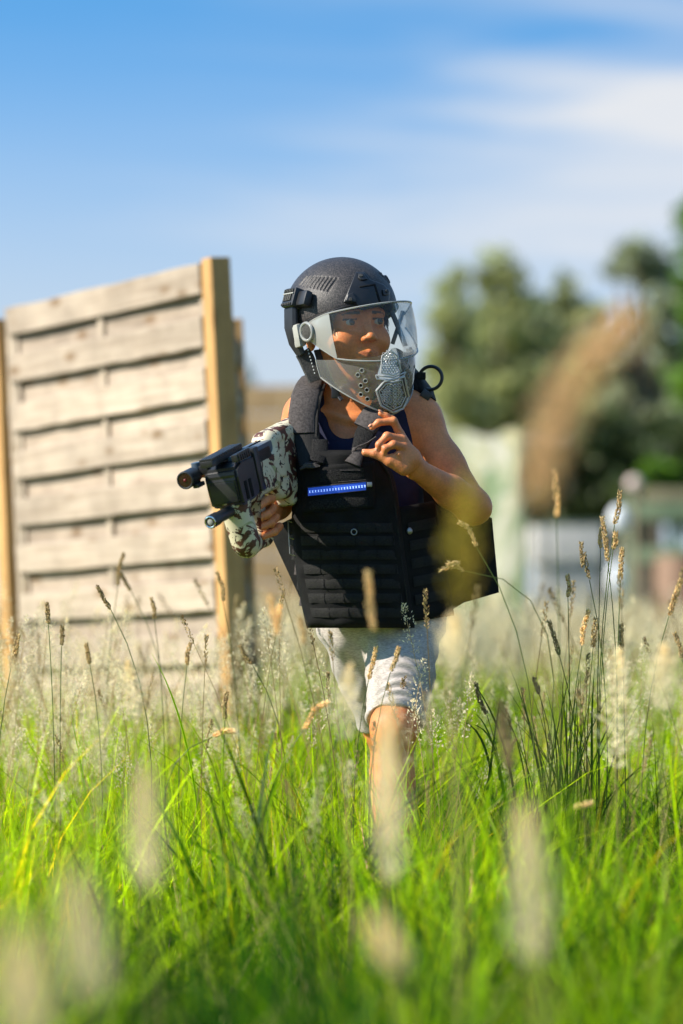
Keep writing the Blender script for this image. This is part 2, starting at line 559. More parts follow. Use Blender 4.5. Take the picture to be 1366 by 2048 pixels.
def camo_mat(name, base, blots, rough=0.6, scale=14.0, dist=1.2):
    """base colour with layers of hard-edged blotches: blots = [(colour, scale, threshold, offset)]"""
    m, n, l, p, out = mat_new(name)
    p.inputs['Roughness'].default_value = rough
    t = n.new('ShaderNodeTexCoord')
    prev = None
    for c, s_, th, off in blots:
        mp_ = n.new('ShaderNodeMapping'); mp_.inputs['Location'].default_value = (off, off * 0.7, -off)
        l.new(t.outputs['Object'], mp_.inputs['Vector'])
        ns = n.new('ShaderNodeTexNoise'); ns.inputs['Scale'].default_value = s_; ns.inputs['Detail'].default_value = 3.0
        ns.inputs['Roughness'].default_value = 0.55; ns.inputs['Distortion'].default_value = dist
        l.new(mp_.outputs['Vector'], ns.inputs['Vector'])
        mr = n.new('ShaderNodeMapRange'); mr.inputs['From Min'].default_value = th - 0.006; mr.inputs['From Max'].default_value = th + 0.006
        l.new(ns.outputs['Fac'], mr.inputs['Value'])
        mm = n.new('ShaderNodeMix'); mm.data_type = 'RGBA'
        if prev is None: mm.inputs['A'].default_value = (*base, 1)
        else: l.new(prev, mm.inputs['A'])
        mm.inputs['B'].default_value = (*c, 1)
        l.new(mr.outputs['Result'], mm.inputs['Factor']); prev = mm.outputs['Result']
    l.new(prev, p.inputs['Base Color'])
    return m

def wood_mat(name, c1, c2, dark, axis=0, rough=0.8, rnd=0.12):
    m, n, l, p, out = mat_new(name)
    p.inputs['Roughness'].default_value = rough; p.inputs['Specular IOR Level'].default_value = 0.2
    t = n.new('ShaderNodeTexCoord'); oi = n.new('ShaderNodeObjectInfo')
    sv = n.new('ShaderNodeVectorMath'); sv.operation = 'SCALE'; sv.inputs[0].default_value = (7.1, 3.3, 5.7)
    l.new(oi.outputs['Random'], sv.inputs['Scale'])
    ad = n.new('ShaderNodeVectorMath'); ad.operation = 'ADD'
    l.new(t.outputs['Object'], ad.inputs[0]); l.new(sv.outputs['Vector'], ad.inputs[1])
    mp_ = n.new('ShaderNodeMapping')
    st = [70, 70, 70]; st[axis] = 3.0
    mp_.inputs['Scale'].default_value = st
    l.new(ad.outputs['Vector'], mp_.inputs['Vector'])
    g = n.new('ShaderNodeTexNoise'); g.inputs['Scale'].default_value = 1.0; g.inputs['Detail'].default_value = 5; g.inputs['Distortion'].default_value = 0.6
    l.new(mp_.outputs['Vector'], g.inputs['Vector'])
    r = n.new('ShaderNodeValToRGB')
    r.color_ramp.elements[0].position, r.color_ramp.elements[1].position = 0.3, 0.7
    r.color_ramp.elements[0].color = (*c1, 1); r.color_ramp.elements[1].color = (*c2, 1)
    l.new(g.outputs['Fac'], r.inputs['Fac'])
    mk = n.new('ShaderNodeMapping'); sk = [26, 26, 26]; sk[axis] = 9.0
    mk.inputs['Scale'].default_value = sk
    l.new(ad.outputs['Vector'], mk.inputs['Vector'])
    vo = n.new('ShaderNodeTexVoronoi'); vo.inputs['Scale'].default_value = 0.55
    l.new(mk.outputs['Vector'], vo.inputs['Vector'])
    kr = n.new('ShaderNodeMapRange'); kr.inputs['From Min'].default_value = 0.10; kr.inputs['From Max'].default_value = 0.26
    kr.inputs['To Min'].default_value = 0.85; kr.inputs['To Max'].default_value = 0.0
    l.new(vo.outputs['Distance'], kr.inputs['Value'])
    mm = n.new('ShaderNodeMix'); mm.data_type = 'RGBA'; mm.inputs['B'].default_value = (*dark, 1)
    l.new(kr.outputs['Result'], mm.inputs['Factor']); l.new(r.outputs['Color'], mm.inputs['A'])
    mr = n.new('ShaderNodeMapRange'); mr.inputs['To Min'].default_value = 1 - rnd; mr.inputs['To Max'].default_value = 1 + rnd
    l.new(oi.outputs['Random'], mr.inputs['Value'])
    m2 = n.new('ShaderNodeMix'); m2.data_type = 'RGBA'; m2.blend_type = 'MULTIPLY'; m2.inputs['Factor'].default_value = 1
    l.new(mm.outputs['Result'], m2.inputs['A']); l.new(mr.outputs['Result'], m2.inputs['B'])
    sn = n.new('ShaderNodeTexNoise'); sn.inputs['Scale'].default_value = 5.0; sn.inputs['Detail'].default_value = 6; sn.inputs['Roughness'].default_value = 0.65
    l.new(ad.outputs['Vector'], sn.inputs['Vector'])
    sr_ = n.new('ShaderNodeMapRange'); sr_.inputs['From Min'].default_value = 0.32; sr_.inputs['From Max'].default_value = 0.62
    sr_.inputs['To Min'].default_value = 0.74; sr_.inputs['To Max'].default_value = 1.08
    l.new(sn.outputs['Fac'], sr_.inputs['Value'])
    m4 = n.new('ShaderNodeMix'); m4.data_type = 'RGBA'; m4.blend_type = 'MULTIPLY'; m4.inputs['Factor'].default_value = 1
    l.new(m2.outputs['Result'], m4.inputs['A']); l.new(sr_.outputs['Result'], m4.inputs['B'])
    l.new(m4.outputs['Result'], p.inputs['Base Color'])
    bp = n.new('ShaderNodeBump'); bp.inputs['Strength'].default_value = 0.35; bp.inputs['Distance'].default_value = 0.002
    l.new(g.outputs['Fac'], bp.inputs['Height']); l.new(bp.outputs['Normal'], p.inputs['Normal'])
    return m

# ================================================================== setting: ground
def ground_z(x, y):
    return 0.0
M_ground = mat('soil_and_thatch', (0.05, 0.055, 0.018), (0.11, 0.10, 0.04), rough=0.95, spec=0.1, scale=9.0, bump=0.6, bscale=40)
g = MB()
N = 40
xs = [math.copysign(abs(i / N) ** 2.2, i) * 600 for i in range(-N, N + 1)]
ys = [math.copysign(abs(i / N) ** 2.2, i) * 600 for i in range(-N, N + 1)]
GV = [(x, y + 6, (0.02 * math.sin(x * 2.1) * math.sin(y * 1.7)) if abs(x) < 25 and abs(y) < 60 else 0.0) for x in xs for y in ys]
W_ = 2 * N + 1
GF = [(i * W_ + j, (i + 1) * W_ + j, (i + 1) * W_ + j + 1, i * W_ + j + 1) for i in range(2 * N) for j in range(2 * N)]
o = mesh_obj('ground', GV, GF, M_ground)
tag(o, 'meadow soil under the tall grass', None, None, 'structure')

# ================================================================== trees
M_leaf = {
    'olive': leaf_mat('olive_leaves', (0.32, 0.35, 0.16), (0.58, 0.60, 0.24), 0.0, True, 0.5, 0.5),
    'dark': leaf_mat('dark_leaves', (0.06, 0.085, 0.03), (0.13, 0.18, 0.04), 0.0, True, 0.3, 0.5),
    'grey': leaf_mat('grey_green_leaves', (0.34, 0.38, 0.25), (0.54, 0.58, 0.33), 0.0, True, 0.5, 0.5),
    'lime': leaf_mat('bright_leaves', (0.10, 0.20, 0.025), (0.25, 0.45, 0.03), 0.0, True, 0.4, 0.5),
}
M_bark = mat('bark', (0.09, 0.07, 0.05), (0.17, 0.14, 0.10), rough=0.9, spec=0.1, scale=8, bump=0.5, bscale=30, stretch=(1, 1, 0.2))

def tree(label, base, lobes, leaf, n_leaf, size, mat_key, trunk_r, group=None, name='tree', cat='tree', seed=0):
    """lobes: [(centre, radius)] in world; leaves gather in clumps inside the lobes"""
    rg = np.random.default_rng(seed)
    root = empty(name, base, label, cat, group)
    base = Vector(base)
    tb = MB()
    top = max((c for c, r in lobes), key=lambda c: c.z)
    mid = sum((c for c, r in lobes), Vector()) / len(lobes)
    tk = [base + Vector((0, 0, -0.1)), base.lerp(mid, 0.35) + Vector((0.05, 0, 0)), base.lerp(mid, 0.8), mid.lerp(top, 0.7)]
    tb.tube(tk, [trunk_r * 1.25, trunk_r, trunk_r * 0.75, trunk_r * 0.2], 8)
    tb.build('trunk', M_bark, root)
    lb = MB()
    for c, r in lobes:
        s0 = base.lerp(mid, 0.55 + 0.3 * rg.random())
        lb.tube([s0, s0.lerp(c, 0.5) + Vector((0, 0, 0.1 * r)), c], [trunk_r * 0.45, trunk_r * 0.3, trunk_r * 0.08], 6)
    lb.build('limb', M_bark, root)
    V, F, C = [], [], []
    tot = sum(r ** 2 for c, r in lobes)
    for c, r in lobes:
        k = max(4, int(n_leaf * r * r / tot / 26))
        for q in range(k):
            d = rg.normal(size=3); d /= np.linalg.norm(d)
            cc = np.array(c) + d * r * (0.35 + 0.65 * rg.random() ** 0.6) * np.array([1, 1, 0.95])
            tone = 0.55 + 0.75 * rg.random()
            cr_ = r * (0.12 + 0.2 * rg.random())
            for w in range(26):
                p = cc + rg.normal(size=3) * cr_ * np.array([1, 1, 0.75])
                a = rg.normal(size=3); a /= np.linalg.norm(a)
                b = np.cross(a, rg.normal(size=3)); b /= np.linalg.norm(b)
                s_ = size * (0.6 + 0.8 * rg.random())
                n0 = len(V)
                V += [p - a * s_, p + b * s_ * 0.45, p + a * s_, p - b * s_ * 0.45]
                F.append((n0, n0 + 1, n0 + 2, n0 + 3))
                t2 = tone * (0.85 + 0.3 * rg.random())
                C += [(t2, t2, t2 * (0.9 + 0.2 * rg.random()))] * 4
    ob = mesh_obj('crown', V, np.array(F), M_leaf[mat_key], root, smooth=False)
    set_col(ob, C)
    return root

def lob(D, L):
    out = []
    for u, v, r in L:
        p = pt(u, v, D + random.uniform(-0.4, 0.4)); out.append((p, r * D / FPX))
    return out
def gp(u, D):
    p = pt(u, 1250, D); return Vector((p.x, p.y, 0))

tree('slim olive green tree, leftmost behind the child\'s helmet and shoulder', gp(905, 58), lob(58, [(900, 570, 34), (905, 640, 48), (905, 720, 52), (915, 800, 58), (885, 690, 30), (930, 840, 50)]), None, 2600, 0.10, 'olive', 0.16, 'blurred trees beyond the field', seed=1)
tree('tall bushy olive tree in the middle of the far tree row', gp(1005, 62), lob(62, [(1000, 545, 42), (1010, 610, 66), (985, 690, 72), (1040, 690, 70), (1000, 790, 90), (1060, 800, 70), (950, 760, 46), (1045, 600, 34)]), None, 5200, 0.11, 'olive', 0.22, 'blurred trees beyond the field', seed=2)
tree('broad green tree just right of the tall olive tree', gp(1135, 66), lob(66, [(1125, 590, 38), (1140, 650, 56), (1165, 720, 58), (1110, 720, 58), (1150, 810, 72), (1090, 860, 60), (1190, 850, 60)]), None, 4200, 0.11, 'olive', 0.2, 'blurred trees beyond the field', seed=3)
tree('grey green tree with open gaps near the right picture edge', gp(1290, 55), lob(55, [(1270, 510, 36), (1235, 545, 28), (1310, 545, 40), (1345, 610, 46), (1300, 660, 40), (1355, 720, 50), (1290, 760, 50), (1225, 710, 34), (1340, 830, 60), (1250, 830, 52), (1190, 660, 20)]), None, 4300, 0.10, 'grey', 0.18, 'blurred trees beyond the field', seed=4)
tree('bright leaved tree cut off by the right picture edge', gp(1420, 48), lob(48, [(1400, 430, 50), (1420, 520, 60), (1385, 580, 26), (1430, 650, 70), (1440, 780, 80)]), None, 2600, 0.10, 'lime', 0.16, 'blurred trees beyond the field', seed=5)
tree('small distant tree peeking out right of the fence post', gp(484, 80), lob(80, [(484, 745, 20), (478, 780, 26), (490, 800, 26)]), None, 800, 0.12, 'grey', 0.12, seed=6)
tree('slender olive tree filling the gap left of the open grey green tree', gp(1200, 60), lob(60, [(1192, 640, 30), (1205, 700, 40), (1180, 740, 42), (1215, 780, 50), (1195, 840, 50)]), None, 2200, 0.10, 'olive', 0.13, 'blurred trees beyond the field', seed=8)
def bush(label, u, D, L, key, n, seed):
    tree(label, gp(u, D), lob(D, L), None, n, 0.08, key, 0.05, 'shrubs under the trees', 'shrub', 'shrub', seed)
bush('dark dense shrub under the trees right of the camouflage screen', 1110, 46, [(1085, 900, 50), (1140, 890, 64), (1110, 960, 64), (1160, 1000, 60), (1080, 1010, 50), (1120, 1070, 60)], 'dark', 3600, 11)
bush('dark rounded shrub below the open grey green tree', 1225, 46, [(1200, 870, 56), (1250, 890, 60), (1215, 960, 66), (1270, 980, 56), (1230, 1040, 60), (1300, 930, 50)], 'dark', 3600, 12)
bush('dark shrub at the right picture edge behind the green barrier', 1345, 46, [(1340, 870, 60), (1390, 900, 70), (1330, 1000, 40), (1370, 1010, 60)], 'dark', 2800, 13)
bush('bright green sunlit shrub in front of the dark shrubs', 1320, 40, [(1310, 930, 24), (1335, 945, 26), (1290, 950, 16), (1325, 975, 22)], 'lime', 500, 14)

# ================================================================== background screens and barriers
M_camo_pale = camo_mat('pale_camouflage_cloth', (0.27, 0.28, 0.19), [((0.14, 0.19, 0.10), 2.6, 0.50, 1.0), ((0.37, 0.36, 0.30), 2.2, 0.56, 4.0), ((0.36, 0.33, 0.20), 3.4, 0.62, 9.0)], 0.9)
M_postw = wood_mat('grey_timber', (0.30, 0.24, 0.16), (0.42, 0.34, 0.23), (0.2, 0.13, 0.07), 2)
M_khaki = wood_mat('khaki_boards', (0.13, 0.090, 0.045), (0.19, 0.135, 0.070), (0.08, 0.055, 0.03), 0)

D_ = 27.0
cs = empty('camouflage_screen', gp(960, D_), 'pale green camouflage cloth screen on posts behind the elbow', 'screen')
a, b = pt(800, 868, D_ + 0.9), pt(1046, 866, D_ - 0.5)
V, F = [], []
nu, nv = 28, 20
for j in range(nv + 1):
    for i in range(nu + 1):
        p = a.lerp(b, i / nu); t = j / nv
        z = p.z * (1 - t) - 0.0 + 0.03 * math.sin(i * 0.55) * (1 - t)
        V.append((p.x + 0.01 * math.sin(j), p.y + 0.06 * math.sin(i * 0.9 + j * 0.25) * (0.3 + t), z))
F = [(j * (nu + 1) + i, (j + 1) * (nu + 1) + i, (j + 1) * (nu + 1) + i + 1, j * (nu + 1) + i + 1) for j in range(nv) for i in range(nu)]
mesh_obj('cloth', V, np.array(F), M_camo_pale, cs)
for i, t in enumerate((0.0, 0.5, 1.0)):
    p = a.lerp(b, t)
    MB().box((p.x, p.y + 0.13, p.z / 2), 0.035, 0.035, p.z / 2 + 0.01, bev=0.006).build('post', M_postw, cs)
MB().box(a.lerp(b, 0.5) + Vector((0, 0.13, -0.04)), (b - a).length / 2 - 0.04, 0.02, 0.035, bev=0.005).build('rail', M_postw, cs)

D_ = 24.0
tw = empty('timber_wall', gp(560, D_), 'low khaki timber wall right of the slatted fence', 'wall')
a, b = pt(470, 782, D_ + 0.7), pt(690, 779, D_ - 0.5)
nb = 12
for i in range(nb):
    h = a.z / nb
    c = a.lerp(b, 0.5); c.z = h * (i + 0.5)
    ax = ((b - a).normalized(), Vector((0, 0, 1)).cross((b - a).normalized()), Vector((0, 0, 1)))
    MB().box(c + ax[1] * random.uniform(-0.004, 0.004), (b - a).length / 2, 0.014, h / 2 - 0.004, ax, 0.003).build('board', M_khaki, tw)
for t in (0.02, 0.5, 0.98):
    p = a.lerp(b, t); MB().box((p.x, p.y + 0.06, a.z / 2), 0.04, 0.04, a.z / 2 - 0.01, bev=0.005).build('post', M_postw, tw)

# pale low blocks and the green barrier at the right
M_pale = mat('weathered_pale_paint', (0.54, 0.50, 0.46), (0.62, 0.58, 0.54), rough=0.8, scale=3)
M_greyblk = mat('grey_concrete', (0.26, 0.26, 0.25), (0.36, 0.36, 0.34), rough=0.9, scale=5, bump=0.3, bscale=60)
M_green = mat('faded_green_paint', (0.14, 0.20, 0.11), (0.24, 0.29, 0.17), rough=0.8, scale=4)
M_olive = mat('brown_olive_board', (0.22, 0.19, 0.11), (0.30, 0.25, 0.15), rough=0.8, scale=4)
M_white = mat('white_plastic', (0.74, 0.76, 0.78), (0.80, 0.82, 0.83), rough=0.4, scale=4)
M_pink = mat('pale_pink_plastic', (0.66, 0.50, 0.44), (0.72, 0.56, 0.50), rough=0.5, scale=4)
M_rust = mat('rusty_orange_steel', (0.18, 0.10, 0.06), (0.25, 0.15, 0.09), rough=0.7, scale=6)
M_black_bg = mat('black_rubber', (0.03, 0.03, 0.032), (0.05, 0.05, 0.05), rough=0.8, scale=10)

D_ = 34.0
pc = empty('pale_container', gp(1130, D_), 'long pale grey container with upright ribs behind the seed stalks', 'container')
a, b = pt(1062, 1052, D_), pt(1205, 1052, D_)
zb = pt(1130, 1128, D_).z
c = a.lerp(b, 0.5); c.z = (a.z + zb) / 2
MB().box(c, (b - a).length / 2, 0.3, (a.z - zb) / 2, bev=0.02).build('body', M_pale, pc)
MB().box((c.x, c.y, a.z + 0.013), (b - a).length / 2 + 0.01, 0.31, 0.011, bev=0.005).build('lid', M_green, pc)
for i in range(4):
    MB().box((a.x + (b.x - a.x) * (i + 0.5) / 4, c.y - 0.306, c.z), 0.012, 0.006, (a.z - zb) / 2 - 0.01, bev=0.003).build('rib', M_pale, pc)
MB().box((c.x, c.y, zb / 2), (b - a).length / 2 - 0.03, 0.26, zb / 2 - 0.002, bev=0.02).build('plinth', M_greyblk, pc)

D_ = 32.0
gb = empty('barrier', gp(1330, D_), 'green and brown board barrier on posts at the right picture edge', 'barrier')
def bgbox(u0, v0, u1, v1, D, th, name, m, par):
    p0, p1 = pt(u0, v0, D), pt(u1, v1, D)
    c = (p0 + p1) / 2
    return MB().box((c.x, D, c.z), abs(p1.x - p0.x) / 2, th, abs(p0.z - p1.z) / 2, bev=0.008).build(name, m, par)
bgbox(1285, 978, 1470, 1003, D_, 0.03, 'board', M_olive, gb)
bgbox(1250, 1006, 1470, 1040, D_, 0.035, 'board', M_green, gb)
for u in (1262, 1350, 1450):
    p = pt(u, 985, D_ + 0.08)
    MB().box((p.x, p.y, p.z / 2), 0.05, 0.04, p.z / 2, bev=0.008).build('post', M_green, gb)
bgbox(1275, 1095, 1470, 1125, D_ + 0.01, 0.03, 'board', M_green, gb)
def ball(name, label, cat, u, v, D, r, m, sx=1.0):
    p = pt(u, v, D); e = empty(name, (p.x, p.y, 0), label, cat)
    MB().ellipsoid(p, r * sx, r * sx, r, nu=20, nv=12).build('float', m, e)
    MB().tube([(p.x, p.y + 0.0, -0.02), (p.x, p.y, p.z - r * 0.9)], 0.02, 8).build('stake', M_postw, e)
ball('marker_ball', 'pale pink round marker ball on a stake above the green barrier', 'marker', 1268, 968, 31.5, 0.065, M_pink)
ball('marker_buoy', 'white egg shaped marker on a stake left of the green barrier', 'marker', 1238, 1040, 29.5, 0.11, M_white, 0.7)
ball('low_marker', 'low white marker post in the grass below the egg shaped one', 'marker', 1232, 1160, 29.0, 0.13, M_white, 0.5)
rb = empty('barrel', gp(1362, 30), 'rusty brown barrel in the grass at the right picture edge', 'barrel')
p = gp(1362, 30); hh = pt(1352, 1112, 30).z
prof = [(0.0, 0.19), (0.02, 0.2), (hh * 0.33, 0.2), (hh * 0.35, 0.21), (hh * 0.37, 0.2), (hh * 0.66, 0.2), (hh * 0.68, 0.21), (hh * 0.70, 0.2), (hh - 0.02, 0.2), (hh, 0.19), (hh, 0.17), (hh - 0.015, 0.165)]
MB().tube([(p.x, p.y, z + 1e-4 * i) for i, (z, r) in enumerate(prof)], [r for z, r in prof], 24).build('drum', M_rust, rb)

# ================================================================== woven board fence
M_board = wood_mat('weathered_pine', (0.335, 0.264, 0.195), (0.470, 0.385, 0.298), (0.22, 0.14, 0.075), 0, rnd=0.17)
M_fpost = wood_mat('new_pine_post', (0.43, 0.235, 0.085), (0.57, 0.34, 0.135), (0.22, 0.11, 0.04), 2, rnd=0.05)
M_batten = wood_mat('grey_batten', (0.38, 0.31, 0.23), (0.46, 0.38, 0.29), (0.25, 0.18, 0.1), 2)

def board_mesh(L, H, T, seed):
    rg = np.random.default_rng(seed)
    n = 14; V, F = [], []
    ph, am = rg.random() * 6, 0.0022
    prof = [(-H / 2, 0.38), (-H / 2 + 0.002, 0.5), (H / 2 - 0.002, 0.5), (H / 2, 0.38), (H / 2, -0.38), (H / 2 - 0.002, -0.5), (-H / 2 + 0.002, -0.5), (-H / 2, -0.38)]
    m = len(prof)
    for i in range(n + 1):
        x = -L / 2 + L * i / n
        wob = am * math.sin(ph + i * 0.55) + rg.normal() * 0.0002
        e0, e1 = rg.normal() * 0.0012, rg.normal() * 0.0012
        for (z, t) in prof:
            V.append((x, -t * T + wob, z + (e1 if z > 0 else e0)))
    for i in range(n):
        for k in range(m):
            F.append((i * m + k, (i + 1) * m + k, (i + 1) * m + (k + 1) % m, i * m + (k + 1) % m))
    F.append(tuple(range(m))); F.append(tuple(n * m + k for k in range(m))[::-1])
    me = fast_mesh('board', V, F)
    me.set_sharp_from_angle(angle=R(14))
    me.materials.append(M_board)
    bm = bmesh.new(); bm.from_mesh(me); bmesh.ops.recalc_face_normals(bm, faces=bm.faces); bm.to_mesh(me); bm.free()
    return me

def fence_panel(label, pr, dvec, span, z_top, lean, posts, group):
    """pr: ground point of the near post's inner edge; dvec: unit direction along the fence (away from the near post)"""
    root = empty('fence_panel', pr, label, 'fence', group)
    root.rotation_euler = (0, 0, 0)
    ax = Vector(dvec).normalized(); nrm_ = Vector((0, 0, 1)).cross(ax)
    if nrm_.y > 0: nrm_ = -nrm_
    rot = Matrix((( -ax.x, -nrm_.x, 0), (-ax.y, -nrm_.y, 0), (0, 0, 1)))      # local x = -ax, local y = away from the viewer
    M3 = Matrix.Rotation(-lean, 3, 'Y') @ rot
    Q = M3.to_4x4()
    pitch = 0.069; Hb = 0.080
    meshes = [board_mesh(span - 0.02, Hb, 0.016, s) for s in range(5)]
    back = [board_mesh(span - 0.045, Hb, 0.016, s + 9) for s in range(5)]
    nrow = int(z_top / pitch)
    for i in range(nrow):
        z = z_top - Hb / 2 - i * pitch
        if z < Hb / 2 + 0.01: break
        front = (i % 2 == 0)
        o = bpy.data.objects.new('board', (meshes if front else back)[i % 5])
        COL.objects.link(o); o.parent = root
        loc = Vector((-span / 2 + random.uniform(-0.003, 0.003) + (0 if front else 0.0), -0.0150 if front else 0.0130, z))
        o.matrix_local = Matrix.Translation(M3 @ loc) @ Q @ Matrix.Rotation(random.gauss(0, 0.0025), 4, 'Y') @ Matrix.Rotation(R(2.5) if front else R(-1.5), 4, 'X')
    def bar(name, x, y, hx, hy, z0, z1, m):
        o = MB().box((0, 0, 0), hx, hy, (z1 - z0) / 2, bev=0.004).build(name, m, None)
        o.parent = root
        o.matrix_local = Matrix.Translation(M3 @ Vector((x, y, (z0 + z1) / 2))) @ Q
    for x in (-span * 0.52, -span + 0.03, -0.035, -span - 0.014):
        bar('batten', x, -0.001, 0.017, 0.0056, 0.03, z_top - 0.012, M_batten)
    for i, (x, zt) in enumerate(posts):
        pw = 0.029 if i == 0 and len(posts) > 1 else 0.036
        bar('post', x, 0.005, pw, pw, -0.25, zt, M_fpost)
    return root

pR = pt(474, 1250, 10.0); pR.z = 0
pL = pt(72, 1250, 11.15); pL.z = 0
d = (pL - pR); span = d.length
fence_panel('woven pine board fence panel between two new posts on the left', pR, d.normalized(), span, 1.598, R(2.7),
            [(0.032, 1.606), (-span - 0.078, 1.575)], 'woven board fence panels')
p2 = pt(504, 1250, 10.16); p2.z = 0
fence_panel('woven fence panel seen edge-on behind the right fence post', p2, (pt(507, 1250, 11.5) - pt(504, 1250, 10.16)).normalized(), 1.2, 1.53, R(2.7), [(-1.24, 1.56)], 'woven board fence panels')

# ================================================================== the child
def rotz(a): return np.array(Matrix.Rotation(a, 3, 'Z'))
def rotroll(a): return np.array(Matrix.Rotation(-a, 3, 'Y'))      # counter-clockwise as the camera sees it
def rotx(a): return np.array(Matrix.Rotation(a, 3, 'X'))
HEAD_C = np.array(B(692, 655, 0.0))
HR = rotroll(R(4)) @ rotz(R(27)) @ rotx(R(-2))
def H(x, y, z): return HEAD_C + HR @ np.array((x, y, z))

person = empty('person', (B(770, 1250).x, CHILD_D, 0), 'child in a navy tank top and grey shorts striding through the tall grass', 'person')

bx = Field(np.array(B(520, 1330, -0.33)) * 1.0, np.array(B(1010, 500, 0.17)), 0.0021)
lo = bx.lo.copy()
P = lambda u, v, dy=0.0: np.array(B(u, v, dy))
# torso
bx.ell(P(765, 1235, 0.02), (0.112, 0.08, 0.085), k=0.0)
bx.cap(P(750, 1170, 0.02), P(728, 1010, 0.02), 0.098, 0.102, k=0.05, fl=((0, 1, 0), 0.78))
bx.ell(P(718, 930, 0.02), (0.120, 0.082, 0.15), k=0.04)
bx.cap(P(628, 838, 0.02), P(838, 845, 0.02), 0.040, 0.040, k=0.05)
bx.cap(P(664, 808, 0.025), P(780, 812, 0.025), 0.040, 0.042, k=0.04)
# neck and collar bones
bx.cap(P(706, 830, 0.015), P(694, 735, 0.012), 0.047, 0.044, k=0.035)
bx.cap(P(700, 838, -0.05), P(648, 822, -0.035), 0.008, 0.007, k=0.012)
bx.cap(P(716, 838, -0.05), P(790, 828, -0.03), 0.008, 0.007, k=0.012)
# head
def hell(c, r, k, mode='u'): bx.ell(H(*c), r, HR, k, mode)
def hcap(a, b, ra, rb=None, k=0.0, mode='u'): bx.cap(H(*a), H(*b), ra, rb, k, mode)
hell((0, 0.014, 0.036), (0.068, 0.086, 0.082), 0.01)
hell((0, -0.026, -0.030), (0.056, 0.056, 0.072), 0.03)
hcap((-0.044, 0.0, -0.055), (0, -0.052, -0.088), 0.014, 0.016, 0.03)
hcap((0.044, 0.0, -0.055), (0, -0.052, -0.088), 0.014, 0.016, 0.03)
hell((0, -0.066, -0.090), (0.017, 0.014, 0.014), 0.02)
for s_ in (-1, 1):
    hell((s_ * 0.036, -0.056, -0.034), (0.0235, 0.021, 0.025), 0.022)
    hcap((s_ * 0.008, -0.078, 0.018), (s_ * 0.042, -0.066, 0.017), 0.0075, 0.007, 0.020)
    hell((s_ * 0.071, 0.012, -0.012), (0.008, 0.018, 0.030), 0.008)
    hell((s_ * 0.030, -0.086, -0.001), (0.016, 0.012, 0.0105), 0.010, 's')
# nose
hcap((0, -0.080, 0.006), (0, -0.098, -0.028), 0.0068, 0.0072, 0.014)
hell((0, -0.0995, -0.0315), (0.0074, 0.0074, 0.0066), 0.006)
for s_ in (-1, 1):
    hell((s_ * 0.0100, -0.091, -0.034), (0.0066, 0.0084, 0.0060), 0.006)
    hell((s_ * 0.0055, -0.099, -0.0405), (0.0032, 0.005, 0.0038), 0.002, 's')
# eyelids around the eyeballs
for s_ in (-1, 1):
    hell((s_ * 0.030, -0.0685, -0.0005), (0.0148, 0.0142, 0.0135), 0.006)
    hell((s_ * 0.030, -0.086, -0.0002), (0.0128, 0.0125, 0.0057), 0.002, 's')
# mouth
hell((0, -0.072, -0.062), (0.022, 0.014, 0.015), 0.012)
hcap((-0.017, -0.080, -0.0615), (0, -0.0878, -0.0580), 0.0026, 0.0034, 0.005)
hcap((0.017, -0.080, -0.0615), (0, -0.0878, -0.0580), 0.0026, 0.0034, 0.005)
hcap((-0.013, -0.081, -0.0660), (0.013, -0.081, -0.0660), 0.0036, 0.0036, 0.005)
hcap((-0.005, -0.0835, -0.0666), (0.005, -0.0835, -0.0666), 0.0040, 0.0040, 0.006)
hcap((-0.020, -0.083, -0.0622), (0, -0.0935, -0.0622), 0.0013, 0.0016, 0.002, 's')
hcap((0.020, -0.083, -0.0622), (0, -0.0935, -0.0622), 0.0013, 0.0016, 0.002, 's')
# arm on the picture's right: shoulder, elbow, raised hand
SH, EL, WR = P(829, 836, 0.015), P(944, 1012, -0.055), P(830, 936, -0.165)
bx.cap(SH, P(833, 848, 0.01), 0.045, 0.043, k=0.03)
bx.cap(SH, SH * 0.45 + EL * 0.55, 0.0405, 0.0355, k=0.02)
bx.cap(SH * 0.5 + EL * 0.5, EL, 0.0355, 0.0315, k=0.015)
bx.cap(P(948, 1014, -0.05), P(950, 1016, -0.05), 0.032, k=0.012)
mid = EL * 0.62 + WR * 0.38
bx.cap(P(943, 1012, -0.06), mid, 0.0325, 0.0305, k=0.012)
bx.cap(mid, WR, 0.0300, 0.0190, k=0.012, fl=((0.2, 0.95, 0.2), 0.92))
# hand
q = -0.182
def hc(a, b, ra, rb, k=0.004): bx.cap(P(*a), P(*b), ra, rb, k=k)
bx.cap(WR, P(822, 915, q), 0.0205, 0.0200, k=0.012, fl=((-0.2, 0.9, -0.3), 0.8))
hc((822, 920, q), (800, 868, q + 0.006), 0.0150, 0.0085, 0.008)
hc((820, 918, q - 0.003), (803, 880, q - 0.002), 0.0155, 0.0095, 0.008)
hc((818, 922, q - 0.006), (806, 896, q - 0.010), 0.0155, 0.0100, 0.008)
hc((812, 930, q - 0.006), (795, 915, q - 0.012), 0.0150, 0.0110, 0.008)
# A: finger behind, tip up
hc((797, 862, q + 0.010), (786, 840, q + 0.008), 0.0074, 0.0068)
hc((786, 840, q + 0.008), (772, 832, q + 0.004), 0.0066, 0.0060)
hc((772, 832, q + 0.004), (761, 827, q + 0.001), 0.0060, 0.0050)
# B: long hooked finger
hc((800, 868, q + 0.002), (787, 842, q - 0.006), 0.0080, 0.0074)
hc((787, 842, q - 0.006), (757, 845, q - 0.012), 0.0072, 0.0064)
hc((757, 845, q - 0.012), (744, 855, q - 0.014), 0.0062, 0.0052)
